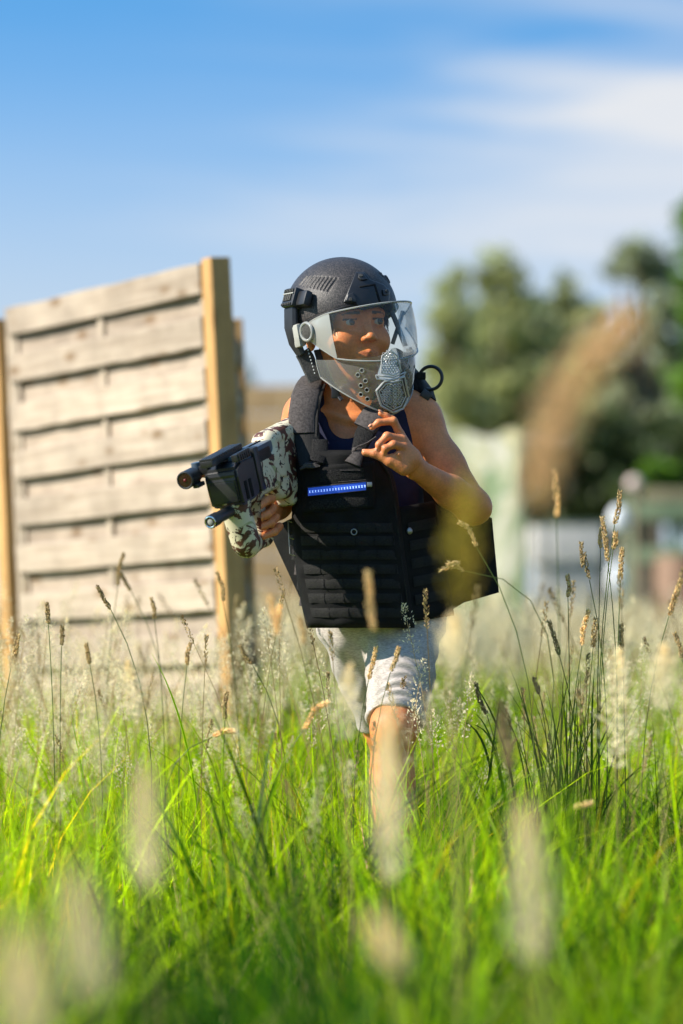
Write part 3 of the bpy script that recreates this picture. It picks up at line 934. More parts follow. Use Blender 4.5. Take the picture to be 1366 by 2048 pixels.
# C: curled to the thumb
hc((806, 880, q - 0.006), (774, 872, q - 0.020), 0.0084, 0.0076)
hc((774, 872, q - 0.020), (758, 889, q - 0.024), 0.0072, 0.0064)
hc((758, 889, q - 0.024), (756, 902, q - 0.021), 0.0062, 0.0052)
# D: most curled
hc((808, 895, q - 0.012), (787, 889, q - 0.026), 0.0082, 0.0076)
hc((787, 889, q - 0.026), (771, 897, q - 0.028), 0.0072, 0.0064)
hc((771, 897, q - 0.028), (768, 906, q - 0.025), 0.0062, 0.0054)
# folded pad of the palm
hc((797, 908, q - 0.024), (806, 937, q - 0.017), 0.0058, 0.0048, 0.003)
hc((786, 912, q - 0.022), (796, 928, q - 0.020), 0.0052, 0.0050, 0.003)
# thumb
hc((808, 938, q - 0.012), (780, 922, q - 0.018), 0.0130, 0.0105, 0.007)
hc((780, 922, q - 0.018), (749, 907, q - 0.018), 0.0096, 0.0082, 0.005)
hc((749, 907, q - 0.018), (730, 905, q - 0.016), 0.0080, 0.0066, 0.004)
# arm on the picture's left: upper arm down, forearm forward, fist on the grip
SL, EK, WL = P(614, 834, 0.02), P(566, 985, 0.035), P(528, 1036, -0.135)
bx.cap(SL, P(611, 846, 0.02), 0.043, 0.041, k=0.03)
bx.cap(SL, SL * 0.4 + EK * 0.6, 0.040, 0.036, k=0.02)
bx.cap(SL * 0.4 + EK * 0.6, EK, 0.038, 0.033, k=0.015)
bx.cap(EK, EK * 0.6 + WL * 0.4, 0.034, 0.032, k=0.015)
bx.cap(EK * 0.6 + WL * 0.4, WL, 0.032, 0.0215, k=0.012)
GRIP = []                                       # filled below from the gun's grip
# ------------------------------------------------------------------ gun frame (needed for the fist)
GO = np.array(B(506, 955, -0.225))
gf = np.array((-0.39, -0.885, -0.255)); gf /= np.linalg.norm(gf)
gu = np.array((-0.20, -0.17, 0.97)); gu -= gf * (gu @ gf); gu /= np.linalg.norm(gu)
gr = np.cross(gf, gu)
if gr[0] < 0: gr = -gr
GM = np.stack([gf, gr, gu], 1)                  # columns: forward, side (picture right), up
def G(a, c, b): return GO + GM @ np.array((a, c, b))
# fist round the grip
FA, FB = 0.047, -0.012                           # the grip's place along and down the blaster
_G = G
def G(a, c, b): return _G(a + FA, c, b + FB)
bx.cap(WL, G(-0.060, -0.004, -0.052), 0.0215, 0.0210, k=0.012)
bx.cap(G(-0.062, 0.0, -0.045), G(-0.050, 0.0, -0.090), 0.0200, 0.0180, k=0.010)
for i, b in enumerate((-0.052, -0.070, -0.088)):
    r_ = 0.0082 - 0.0004 * i
    s0 = -0.006 * i
    bx.cap(G(-0.052 + s0, 0.024, b), G(-0.018 + s0, 0.0285, b - 0.003), r_, r_, k=0.004)
    bx.cap(G(-0.018 + s0, 0.0285, b - 0.003), G(0.010 + s0, 0.014, b - 0.004), r_, r_ * 0.9, k=0.003)
    bx.cap(G(0.010 + s0, 0.014, b - 0.004), G(0.006 + s0, -0.006, b - 0.004), r_ * 0.9, r_ * 0.8, k=0.003)
bx.cap(G(-0.055, 0.024, -0.034), G(-0.020, 0.030, -0.030), 0.0082, 0.0078, k=0.004)
bx.cap(G(-0.020, 0.030, -0.030), G(0.014, 0.028, -0.034), 0.0078, 0.0066, k=0.003)
bx.cap(G(-0.055, -0.022, -0.034), G(-0.020, -0.030, -0.026), 0.0095, 0.0085, k=0.006)
bx.cap(G(-0.020, -0.030, -0.026), G(0.004, -0.030, -0.024), 0.0085, 0.0070, k=0.003)
G = _G

BV, BF = bx.mesh()
BV = relax(BV, BF, 2, 0.4)
# legs: coarser grid, joined under the shorts
HIPR, KNR, ANR = P(812, 1245, 0.02), P(789, 1455, -0.145), P(784, 1842, -0.05)
HIPL, KNL, ANL = P(712, 1250, 0.03), P(772, 1450, 0.14), P(800, 1760, 0.34)
lg = Field(P(600, 1960, -0.30), P(960, 1180, 0.50), 0.0034)
for hp, kn, an in ((HIPR, KNR, ANR), (HIPL, KNL, ANL)):
    m_ = hp * 0.5 + kn * 0.5
    lg.cap(hp, m_, 0.066, 0.055, k=0.02)
    lg.cap(m_, kn, 0.055, 0.043, k=0.02)
    lg.ell(kn + np.array((0, -0.012, -0.004)), (0.036, 0.036, 0.044), k=0.02)
    c_ = kn * 0.68 + an * 0.32
    lg.cap(kn, an, 0.038, 0.0235, k=0.02)
    lg.ell(c_ + np.array((0, 0.016, 0.0)), (0.037, 0.036, 0.085), k=0.03)
    ft = np.array((0.01, -0.12, -0.045))
    lg.cap(an, an + np.array((0, 0.015, -0.04)), 0.026, 0.026, k=0.015)
    lg.cap(an + np.array((0, 0.01, -0.04)), an + ft, 0.024, 0.018, k=0.02)
LV, LF = lg.mesh(); LV = relax(LV, LF, 2, 0.4)
AV = np.concatenate([BV, LV]); AF = np.concatenate([BF, LF + len(BV)])

M_skin = mat('skin', (1.04, 1.02, 1.0), (0.84, 0.78, 0.74), rough=0.44, spec=0.4, scale=34, bump=0.3, bscale=420, attr='Col', detail=8.0, fine=(260.0, 0.10))
sp_ = M_skin.node_tree.nodes['Principled BSDF']
sp_.inputs['Subsurface Weight'].default_value = 0.2
sp_.inputs['Subsurface Radius'].default_value = (0.6, 0.25, 0.12)
sp_.inputs['Subsurface Scale'].default_value = 0.008
body = mesh_obj('body', AV, AF, M_skin, person)
SK = np.array((0.66, 0.235, 0.078))
C = np.tile(SK, (len(AV), 1))
L_ = (AV - HEAD_C) @ HR                        # head-local
def soft(d, r): return np.clip(1 - d / r, 0, 1)
head = (L_[:, 2] > -0.11) & (np.abs(L_[:, 0]) < 0.09) & (np.abs(L_[:, 1]) < 0.12)
lx, ly, lz = np.abs(L_[:, 0]), L_[:, 1], L_[:, 2]
lipc = -0.0622 + 0.0
lip = head & (ly < -0.07) & (lx < 0.020) & (np.abs(lz - lipc) < 0.0080 * np.sqrt(np.clip(1 - (lx / 0.021) ** 2, 0, 1)))
C[lip] = (0.52, 0.165, 0.075)
brow = head & (ly < -0.05) & (lx > 0.012) & (lx < 0.046) & (np.abs(lz - (0.0165 + 0.05 * (lx - 0.012) - 1.6 * (lx - 0.03).clip(0) ** 2 * 10)) < 0.0032 * np.clip(1.15 - (lx - 0.012) / 0.036, 0.35, 1))
C[brow] = (0.06, 0.035, 0.02)
lash = head & (ly < -0.06) & (np.abs(lx - 0.030) < 0.0135) & (np.abs(lz - 0.0055) < 0.0016)
C[lash] = (0.08, 0.045, 0.03)
cheek = soft(np.sqrt((lx - 0.038) ** 2 + (ly + 0.06) ** 2 + (lz + 0.03) ** 2), 0.03) * head
C = C * (1 - cheek[:, None] * 0.25) + np.array((0.50, 0.17, 0.09)) * cheek[:, None] * 0.25
kn_ = soft(np.linalg.norm(AV - P(760, 880, -0.2), axis=1), 0.075)[:, None] * 0.5      # rosier fingers
C = C * (1 - kn_) + np.array((0.66, 0.25, 0.13)) * kn_
set_col(body, C)

# eyes
M_eye = mat('eye', (1, 1, 1), rough=0.08, spec=0.6, attr='Col')
e_ = M_eye.node_tree
for lk in list(e_.links):
    pass
vc = [x for x in e_.nodes if x.bl_idname == 'ShaderNodeVertexColor'][0]
e_.links.new(vc.outputs['Color'], e_.nodes['Principled BSDF'].inputs['Base Color'])
gaze = HR @ (rotz(R(14)) @ np.array((0, -1, 0.02))); gaze /= np.linalg.norm(gaze)
for s_ in (-1, 1):
    ec = H(s_ * 0.030, -0.0690, -0.0003)
    V, F, EC = [], [], []
    a = np.cross(gaze, (0, 0, 1)); a /= np.linalg.norm(a); b = np.cross(a, gaze)
    nu, nv = 24, 30
    for j in range(nv + 1):
        th = math.pi * j / nv
        for i in range(nu):
            ph = 2 * math.pi * i / nu
            V.append(ec + 0.0127 * (gaze * math.cos(th) + (a * math.cos(ph) + b * math.sin(ph)) * math.sin(th)))
            dg = math.degrees(th)
            EC.append((0.01, 0.008, 0.006) if dg < 11 else (0.07, 0.05, 0.028) if dg < 28 else (0.04, 0.03, 0.02) if dg < 31 else (0.44, 0.39, 0.34))
    for j in range(nv):
        for i in range(nu): F.append((j * nu + i, (j + 1) * nu + i, (j + 1) * nu + (i + 1) % nu, j * nu + (i + 1) % nu))
    eo = mesh_obj('eye', V, np.array(F), M_eye, person); set_col(eo, EC)

# fingernails of the raised hand
M_nail = mat('fingernail', (0.62, 0.29, 0.17), rough=0.4, spec=0.3)
for (u, v, d), dr_, ow in (((729, 904, q - 0.0165), (-1, 0.1, -0.05), (0.1, -0.45, 0.9)), ((743, 853.5, q - 0.0150), (-0.75, -0.1, -0.6), (-0.6, -0.35, 0.7)), ((759, 825.5, q + 0.0005), (-0.8, -0.2, 0.35), (-0.1, -0.5, 0.85)), ((755, 899, q - 0.0225), (-0.1, 0.2, -1), (-0.75, -0.65, 0.0))):
    dr_ = Vector(dr_).normalized(); ow = Vector(ow); ow = (ow - dr_ * ow.dot(dr_)).normalized()
    MB().ellipsoid(Vector(P(u, v, d)) + ow * 0.0042 + dr_ * 0.0005, 0.0044, 0.0034, 0.0014, (dr_, ow.cross(dr_), ow), 12, 8).build('fingernail', M_nail, person)

# hair showing at the temple and under the helmet
M_hair = mat('brown_hair', (0.055, 0.035, 0.022), (0.12, 0.075, 0.045), rough=0.45, scale=60, stretch=(1, 1, 0.2))
for side_ in (-1, 1):
  hb = MB()
  for i in range(100 if side_ < 0 else 50):
    s_ = side_
    y0 = random.uniform(-0.058, 0.035); z0 = random.uniform(0.025, 0.06)
    x0 = s_ * (0.066 if y0 > -0.03 else 0.052 + (-0.03 - y0) * -0.2)
    a0 = H(x0, y0, z0); ln = random.uniform(0.03, 0.06)
    x1 = s_ * (0.071 if y0 > -0.03 else 0.060)
    a1 = H(x1, y0 - 0.004 + random.uniform(-0.004, 0.004), z0 - ln * 0.55); a2 = H(x1 - s_ * 0.002, y0 - 0.009 + random.uniform(-0.006, 0.006), z0 - ln)
    hb.tube([a0, a1, a2], [0.0011, 0.0010, 0.0003], 4)
  hb.build('hair', M_hair, person)

# tank top: the torso swollen a little, cut by neckline and armholes
tk = Field(P(590, 1300, -0.13), P(880, 780, 0.16), 0.0035)
O_ = 0.007
tk.cap(P(750, 1180, 0.02), P(728, 1010, 0.02), 0.100 + O_, 0.104 + O_, fl=((0, 1, 0), 0.80))
tk.ell(P(718, 930, 0.02), (0.120 + O_, 0.082 + O_, 0.15 + O_), k=0.04)
tk.cap(P(645, 838, 0.02), P(815, 845, 0.02), 0.040 + O_, 0.040 + O_, k=0.05)
tk.cap(P(668, 808, 0.025), P(775, 812, 0.025), 0.036 + O_, k=0.04)
tk.cap(P(700, 730, -0.03), P(690, 832, -0.075), 0.056, 0.046, k=0.006, mode='s')
tk.cap(P(700, 740, 0.02), P(700, 800, 0.02), 0.058, 0.052, k=0.006, mode='s')
tk.cap(P(868, 800, 0.015), P(880, 900, 0.0), 0.066, 0.058, k=0.006, mode='s')
tk.cap(P(585, 800, 0.02), P(578, 900, 0.02), 0.062, 0.054, k=0.006, mode='s')
V, F = tk.mesh(); V = relax(V, F, 3, 0.5)
M_navy = mat('navy_jersey', (0.010, 0.012, 0.035), (0.016, 0.018, 0.05), rough=0.75, spec=0.2, scale=30, bump=0.25, bscale=500, sheen=0.1)
mesh_obj('tank_top', V, F, M_navy, person)

# shorts
shf = Field(P(610, 1500, -0.26), P(920, 1170, 0.26), 0.0034)
shf.ell(P(765, 1232, 0.02), (0.122, 0.092, 0.085), k=0.0)
for hp, kn, w in ((HIPR, KNR, 1.0), (HIPL, KNL, 1.0)):
    m_ = hp * 0.5 + kn * 0.5
    shf.cap(hp, m_, 0.073, 0.0635, k=0.02)
    shf.cap(m_, kn + (kn - hp) * 0.1, 0.0625, 0.0515, k=0.01)
for hp, kn in ((HIPR, KNR), (HIPL, KNL)):
    dr = (kn - hp) / np.linalg.norm(kn - hp)
    e = kn - dr * 0.014
    # hem: cut everything beyond the plane, near this knee only
    shf.box(e + dr * 0.06, (0.075, 0.075, 0.06), np.stack([np.cross(dr, (0, 1, 0)) / np.linalg.norm(np.cross(dr, (0, 1, 0))), np.cross(np.cross(dr, (0, 1, 0)) / np.linalg.norm(np.cross(dr, (0, 1, 0))), dr) * -1, dr], 1), 0.001, 0.002, 's')
    shf.cap(e - dr * 0.025, e + dr * 0.05, 0.0455, 0.0455, k=0.003, mode='s')
V, F = shf.mesh(); V = relax(V, F, 3, 0.5)
nr = np.zeros_like(V)
t0 = np.cross(V[F[:, 1]] - V[F[:, 0]], V[F[:, 2]] - V[F[:, 0]])
for k in range(4):
    for c in range(3): nr[:, c] += np.bincount(F[:, k], t0[:, c], len(V))
nr /= np.linalg.norm(nr, axis=1)[:, None] + 1e-12
dr = (KNR - HIPR) / np.linalg.norm(KNR - HIPR)
s_al = (V - HIPR) @ dr; tot = np.linalg.norm(KNR - HIPR)
sag = (V[:, 0] - KNR[0])
ph = (s_al - 3.2 * sag ** 2 * 2) * 2 * math.pi / 0.021
mk = np.clip((s_al - tot * 0.35) / 0.05, 0, 1) * np.clip((tot * 0.93 - s_al) / 0.02, 0, 1) * (V[:, 1] < CHILD_D + 0.05)
am = 0.0028 * (0.5 + 0.8 * np.sin(sag * 45 + 1.3 + s_al * 30))
V = V + nr * (np.sin(ph + 2.0 * np.sin(sag * 38)) * am * mk)[:, None]
V = V + nr * (0.0036 * np.sin(V[:, 0] * 95 + V[:, 2] * 60) * np.sin(V[:, 2] * 70 - V[:, 0] * 20) * (1 - mk))[:, None]
M_grey = mat('grey_marl_jersey', (0.34, 0.30, 0.27), (0.50, 0.445, 0.40), rough=0.9, spec=0.1, scale=420, stretch=(0.35, 0.35, 1.5), lo=0.38, hi=0.62, bump=0.3, bscale=700, sheen=0.15)
mesh_obj('shorts', V, F, M_grey, person)
# shoes, down in the grass
M_shoe = mat('dark_canvas', (0.06, 0.06, 0.065), (0.09, 0.09, 0.09), rough=0.8, scale=40)
for an in (ANR, ANL):
    sf = Field(an + np.array((-0.07, -0.19, -0.12)), an + np.array((0.08, 0.10, 0.05)), 0.004)
    sf.cap(an + np.array((0, 0.02, -0.035)), an + np.array((0, 0.02, -0.05)), 0.037, 0.036, k=0.01)
    sf.cap(an + np.array((0, 0.0, -0.05)), an + np.array((0.012, -0.13, -0.058)), 0.034, 0.029, k=0.02)
    sf.half(an + np.array((0, 0, -0.078)), (0, 0, -1), 0.006)
    sf.half(an + np.array((0, 0, -0.012)), (0, 0, 1), 0.004)
    V, F = sf.mesh(); V = relax(V, F, 2)
    mesh_obj('shoe', V, F, M_shoe, person)

# ================================================================== helmet with visor and mask
HM = rotroll(R(9.5)) @ rotz(R(30)) @ rotx(R(-1))
def He(x, y, z): return Vector(HEAD_C + HM @ np.array((x, y, z)))
def to_he(Vl): return HEAD_C + np.asarray(Vl) @ HM.T
AXH = tuple(Vector(HM[:, i]) for i in range(3))
SHC, SHR = np.array((0, 0.010, 0.030)), np.array((0.1035, 0.121, 0.106))
CAMP = np.array((0, 0, CAM_Z))

def px_of(Vw):
    """photograph pixel of world points"""
    Q = np.asarray(Vw) - CAMP
    x = Q @ np.array(CR); y = Q @ np.array(CU); z = Q @ np.array(CF)
    return 683 + FPX * x / z, 1024 - FPX * y / z

def shell_hit(u, v, off=0.0):
    d = np.array(pt(u, v, 7.0)) - CAMP; d /= np.linalg.norm(d)
    o_ = HM.T @ (CAMP - HEAD_C) - SHC; dd = HM.T @ d
    r = SHR + off
    a = ((dd / r) ** 2).sum(); b = 2 * (o_ * dd / r ** 2).sum(); c = ((o_ / r) ** 2).sum() - 1
    D = b * b - 4 * a * c
    t = (-b - math.sqrt(D)) / (2 * a) if D > 0 else -b / (2 * a)
    p = o_ + t * dd
    n = p / r ** 2; n /= np.linalg.norm(n)
    return p + SHC, n

M_shell = mat('speckled_black_shell', (0.020, 0.019, 0.019), (0.075, 0.064, 0.060), rough=0.45, spec=0.35, scale=420, lo=0.45, hi=0.6, bump=0.35, bscale=600)
M_blk = mat('black_plastic', (0.012, 0.012, 0.014), (0.020, 0.020, 0.022), rough=0.38, spec=0.5, scale=40)
M_blk2 = mat('dark_slot', (0.006, 0.006, 0.006), rough=0.8, spec=0.2)
M_strap = mat('dark_grey_strap', (0.045, 0.045, 0.042), (0.075, 0.072, 0.066), rough=0.85, spec=0.2, scale=300, bump=0.4, bscale=500)
M_pad = mat('grey_pad', (0.26, 0.26, 0.23), (0.34, 0.34, 0.30), rough=0.7, scale=30)
M_visor = clear_mat('clear_visor', (0.98, 0.95, 0.89), 0.012, (0.8, 0.8, 0.8), 0.03, 1.38, 0.6)
M_milky = clear_mat('milky_plastic', (0.88, 0.88, 0.85), 0.46, (0.62, 0.62, 0.57), 0.12, 1.45)
M_mask = clear_mat('smoky_clear_mask', (0.94, 0.93, 0.90), 0.17, (0.54, 0.55, 0.54), 0.10, 1.45, 1.0)
M_vent = clear_mat('silvery_clear_vent', (0.8, 0.8, 0.8), 0.72, (0.66, 0.66, 0.66), 0.10, 1.6)
M_white_mark = mat('white_print', (0.7, 0.7, 0.66), rough=0.6)

helmet = empty('helmet', (HEAD_C[0], HEAD_C[1], HEAD_C[2]), 'black speckled combat helmet with clear visor and clear lower mask', 'helmet')

hf = Field((-0.125, -0.135, -0.035), (0.125, 0.15, 0.155), 0.0016)
hf.ell(SHC, SHR)
hf.ell(SHC, SHR - 0.009, mode='s')
hf.half((0, 0, 0.013), (0, -0.16, -1), 0.004)
slots = []
for i in range(9):
    t = i / 8
    a_ = (674 - 66 * t + 6 * t * t, 557 - 8 * t + 5 * t * t); b_ = (656 - 56 * t, 582 - 14 * t + 2 * t * t)
    pa, na = shell_hit(*a_); pb, nb_ = shell_hit(*b_)
    for m_ in (1, -1):
        f_ = np.array((m_, 1, 1))
        pm = (pa + pb) / 2; nm = (na + nb_) / 2
        pm = pm + nm * 0.0008
        hf.cap(pa * f_, pm * f_, 0.0021, k=0.0006, mode='s'); hf.cap(pm * f_, pb * f_, 0.0021, k=0.0006, mode='s')
V, F = hf.mesh(); V = relax(V, F, 2, 0.4)
mesh_obj('shell', to_he(V), F, M_shell, helmet)

def poly_sdf(u, v, poly):
    n = len(poly); d = np.full(u.shape, 1e9); ins = np.zeros(u.shape, bool)
    for i in range(n):
        ax_, ay = poly[i]; bx_, by = poly[(i + 1) % n]
        ex, ey = bx_ - ax_, by - ay
        wx, wy = u - ax_, v - ay
        t = np.clip((wx * ex + wy * ey) / (ex * ex + ey * ey + 1e-9), 0, 1)
        d = np.minimum(d, (wx - ex * t) ** 2 + (wy - ey * t) ** 2)
        c = ((ay <= v) & (by > v)) | ((by <= v) & (ay > v))
        xi = ax_ + (v - ay) / (by - ay if by != ay else 1e-9) * ex
        ins ^= c & (u < xi)
    d = np.sqrt(d)
    return np.where(ins, -d, d)

def shell_patch(name, poly, off, m, inner=-0.003):
    """a plate with this outline that follows the helmet's surface"""
    hits = np.array([shell_hit(u, v)[0] for u, v in poly])
    lo_, hi_ = hits.min(0) - 0.02, hits.max(0) + 0.02
    f = Field(lo_, hi_, 0.0014)
    X, Y, Z = np.meshgrid(*[a.astype(np.float64) for a in f.ax], indexing='ij')
    Pl = np.stack([X, Y, Z], -1).reshape(-1, 3)
    u, v = px_of(to_he(Pl))
    q = Pl - SHC
    def ell(r):
        k0 = np.sqrt(((q / r) ** 2).sum(1)); k1 = np.sqrt(((q / r ** 2) ** 2).sum(1)) + 1e-9
        return k0 * (k0 - 1) / k1
    pd = poly_sdf(u, v, poly) * PX
    e1 = ell(SHR + off)
    b = 0.0015
    d = np.maximum(np.maximum(e1, -ell(SHR + inner)), pd)
    w = (e1 + b > 0) & (pd + b > 0)
    d = np.where(w, np.maximum(d, np.sqrt(np.maximum(e1 + b, 0) ** 2 + np.maximum(pd + b, 0) ** 2) - b), d)
    f.d = d.reshape(X.shape).astype(np.float32)
    V, F = f.mesh()
    return mesh_obj(name, to_he(relax(V, F, 2, 0.4)), F, m, helmet)

Z1 = lambda L: [(540 + x / 3.794, 490 + y / 3.794) for x, y in L]
shell_patch('shroud_plate', Z1([(650, 205), (720, 205), (762, 262), (862, 298), (912, 350), (902, 440), (850, 462), (690, 500), (652, 448), (556, 436)]), 0.0042, M_blk)
shell_patch('shroud_groove', Z1([(675, 312), (800, 290), (848, 445), (828, 450), (788, 312), (680, 328)]), 0.0052, M_blk2)
shell_patch('shroud_boss', Z1([(672, 212), (712, 212), (742, 262), (690, 268), (668, 246)]), 0.0072, M_blk)
shell_patch('shroud_boss', Z1([(572, 425), (588, 372), (632, 360), (662, 412), (655, 440)]), 0.0072, M_blk)
shell_patch('shroud_boss', Z1([(852, 338), (898, 328), (912, 352), (900, 380), (862, 384)]), 0.0072, M_blk)
for x, y in ((692, 232), (612, 412), (886, 352)):
    p, n_ = shell_hit(*Z1([(x, y)])[0], 0.0072); pw_, nw = Vector(to_he([p])[0]), Vector(HM @ n_)
    MB().tube([pw_ - nw * 0.001, pw_ + nw * 0.0012, pw_ + nw * 0.0018], [0.0036, 0.0036, 0.0028], 12).build('bolt', M_strap, helmet)
# brim edge trim
e_pts = []
for i in range(61):
    a = 2 * math.pi * i / 60
    x, y = SHR[0] * math.sin(a), -SHR[1] * math.cos(a) + SHC[1]
    z = 0.0135 - 0.16 * y
    k = math.sqrt(max(0, 1 - ((z - SHC[2]) / SHR[2]) ** 2))
    e_pts.append(He(x * k, (y - SHC[1]) * k + SHC[1], 0.0125 - 0.16 * y))
MB().tube(e_pts, 0.0032, 6, cap=False).build('edge_trim', M_blk, helmet)

# rail clamps at both sides
def clamp(sgn, c, hy, hz, name):
    nrm_l = Vector((sgn * 0.90, 0, 0.42)).normalized(); yl = Vector((0, 1, 0.08)).normalized(); zl = nrm_l.cross(yl)
    if zl.z < 0: zl = -zl
    W3 = lambda v: Vector(HM @ np.array(v))
    ax = (W3(nrm_l), W3(yl), W3(zl))
    c = He(*c)
    o = MB().box(c, 0.012, hy, hz, ax, 0.005).build(name, M_blk, helmet)
    mb = MB()
    for i in range(6):
        t = -0.7 + 1.4 * i / 5
        mb.box(c + ax[0] * 0.0128 + ax[1] * (hy * t) + ax[2] * (hz * 0.62), 0.0016, 0.0016, hz * 0.18, ax, 0.0006)
        mb.box(c + ax[0] * 0.0128 + ax[1] * (hy * t) - ax[2] * (hz * 0.78), 0.0016, 0.0016, hz * 0.12, ax, 0.0006)
    for i in range(4):
        t = -0.5 + 1.0 * i / 3
        mb.box(c + ax[0] * 0.0128 + ax[1] * (hy * t) - ax[2] * (hz * 0.12), 0.0018, 0.0028, hz * 0.32, ax, 0.0008)
    mb.build('rib', M_strap, o)
    MB().box(c + ax[0] * 0.0125 + ax[2] * (hz * 0.32), 0.0016, hy * 0.86, 0.0012, ax, 0.0005).build('edge', M_pad, o)
    MB().box(c - ax[0] * 0.004 - ax[2] * (hz * 0.1) - ax[1] * (hy + 0.012), 0.008, 0.018, hz * 0.8, ax, 0.006).build('clamp_foot', M_blk, helmet)
clamp(-1, (-0.103, 0.0, 0.066), 0.022, 0.019, 'rail_clamp')
clamp(1, (0.089, 0.012, 0.083), 0.018, 0.013, 'rail_clamp')

# side bracket, ear pad, straps
MB().ribbon([He(-0.110, 0.006, 0.05), He(-0.1155, 0.008, 0.015), He(-0.115, 0.006, -0.015), He(-0.108, 0.0, -0.042)], [0.040, 0.040, 0.034, 0.022], 0.009, AXH[1]).build('side_bracket', M_blk, helmet)
MB().box(He(-0.113, -0.012, -0.006), 0.007, 0.011, 0.022, AXH, 0.005).build('ear_pad', M_pad, helmet)
cs_ = MB().ribbon([He(-0.104, 0.0, -0.036), B(612, 715, -0.05), B(622, 738, -0.058), B(631, 762, -0.06)], [0.030, 0.032, 0.031, 0.026], 0.004, Vector((1, 0.25, 0.22))).build('chin_strap', M_strap, helmet)
mk_ = MB()
for i in range(9):
    t = i / 8
    u, v = 614 + 15 * t, 694 + 52 * t
    mk_.box(B(u, v, -0.064), 0.0010, 0.0006, 0.0014, None, 0)
mk_.build('stitch', M_white_mark, cs_, smooth=False)
MB().ribbon([B(634, 700, -0.035), B(643, 730, -0.05), B(646, 756, -0.055)], [0.013, 0.013, 0.013], 0.003, Vector((1, 0.3, 0.2))).build('chin_strap', M_strap, helmet)
MB().ribbon([B(646, 738, -0.03), B(656, 752, -0.05), B(668, 778, -0.07), B(684, 800, -0.085)], [0.010, 0.012, 0.010, 0.008], 0.003, Vector((1, 0.3, 0.3))).build('inner_strap', M_blk, helmet)
MB().box(B(671, 785, -0.078), 0.008, 0.004, 0.011, None, 0.002).build('strap_buckle', M_blk, helmet)
MB().ribbon([B(783, 622, -0.02), B(797, 655, -0.025), B(811, 692, -0.03)], [0.010] * 3, 0.003, Vector((1, 0.2, -0.3))).build('harness_strap', M_blk, helmet)
MB().ribbon([B(806, 622, -0.015), B(796, 655, -0.02), B(785, 688, -0.025)], [0.008] * 3, 0.003, Vector((1, 0.2, 0.3))).build('harness_strap', M_blk, helmet)
MB().ribbon([B(820, 694, -0.01), B(825, 706, -0.01), B(828, 716, -0.01)], [0.006] * 3, 0.003, Vector((1, 0.2, 0))).build('strap_end', M_blk, helmet)

# visor
VX, VY = 0.1125, 0.162
def vis(phi, t, off=0.0):
    a = abs(phi)
    zt = 0.020 - 0.012 * max(0, (a - 50) / 30) ** 2
    zb = -0.088 + 0.022 * (a / 55) ** 2 if a < 55 else -0.066 + 0.048 * ((a - 55) / 25)
    z = zt + (zb - zt) * t
    bul = 0.004 * math.sin(math.pi * t)
    ph = R(phi); k = 1 + (bul + off) / 0.13 - 0.03 * t
    return He(VX * k * math.sin(ph), -0.012 - (VY - 0.012) * k * math.cos(ph), z)
def grid_solid(fn, a0, a1, na, nb_, th):
    V, F = [], []
    for lay in (0, 1):
        for i in range(na + 1):
            for j in range(nb_ + 1):
                V.append(fn(a0 + (a1 - a0) * i / na, j / nb_, 0.0 if lay == 0 else -th))
    W = nb_ + 1; M0 = (na + 1) * W
    for i in range(na):
        for j in range(nb_):
            F.append((i * W + j, (i + 1) * W + j, (i + 1) * W + j + 1, i * W + j + 1))
            F.append((M0 + i * W + j, M0 + i * W + j + 1, M0 + (i + 1) * W + j + 1, M0 + (i + 1) * W + j))
    for i in range(na):
        for j in (0, nb_):
            F.append((i * W + j, (i + 1) * W + j, M0 + (i + 1) * W + j, M0 + i * W + j))
    for j in range(nb_):
        for i in (0, na):
            F.append((i * W + j, i * W + j + 1, M0 + i * W + j + 1, M0 + i * W + j))
    mb = MB(); mb.add(V, F); return mb
visor = grid_solid(vis, -54, 80, 56, 14, 0.0022).build('visor', M_visor, helmet)
grid_solid(lambda a, b, c: vis(a, b, c + 0.0012), -84, -54, 14, 12, 0.0045).build('visor_side_frame', M_milky, helmet)
for t in (0.0, 1.0):
    MB().tube([vis(-84 + 164 * i / 60, t, 0.0) for i in range(61)], [0.0018 if t == 0 else 0.0016] * 61, 6).build('visor_rim', M_milky, helmet)
pv = vis(-77, 0.42, 0.004); nv_ = Vector(HM @ np.array((-0.985, -0.17, 0.0)))
MB().ring(pv, nv_, 0.0165, 0.0030, 28, 8, up=AXH[2]).build('pivot_ring', M_milky, helmet)
MB().tube([pv - nv_ * 0.004, pv + nv_ * 0.0005, pv + nv_ * 0.002], [0.0140, 0.0135, 0.010], 24).build('pivot_cap', M_strap, helmet)

# lower mask
def msk(phi, t, off=0.0):
    a = abs(phi) / 78
    zt = -0.078 + 0.020 * a ** 2 + 0.012 * math.exp(-(phi / 11) ** 2)
    zb = -0.186 + 0.022 * a + 0.072 * a ** 2
    z = zt + (zb - zt) * t
    dz = (zt - z) / 0.11
    k = 1 - 0.30 * dz ** 1.7 + off / 0.12
    ph = R(phi)
    nose = 0.010 * math.exp(-(phi / 16) ** 2) * math.sin(math.pi * min(1, 0.25 + t * 0.7))
    return He(0.103 * k * math.sin(ph), -0.010 - (0.143 * k + nose) * math.cos(ph), z)
mask = grid_solid(msk, -78, 78, 60, 18, 0.0022).build('face_mask', M_mask, helmet)
MB().tube([msk(-78 + 156 * i / 60, 1.0) for i in range(61)], 0.0017, 6).build('mask_rim', M_milky, helmet)
MB().tube([msk(-78, i / 10) for i in range(11)], 0.0016, 6).build('mask_rim', M_milky, helmet)
dg = bpy.context.evaluated_depsgraph_get()
def bvh_of(o):
    off = root_loc(o)
    return BVHTree.FromPolygons([v.co + off for v in o.data.vertices], [tuple(p.vertices) for p in o.data.polygons])
mbvh = bvh_of(mask)
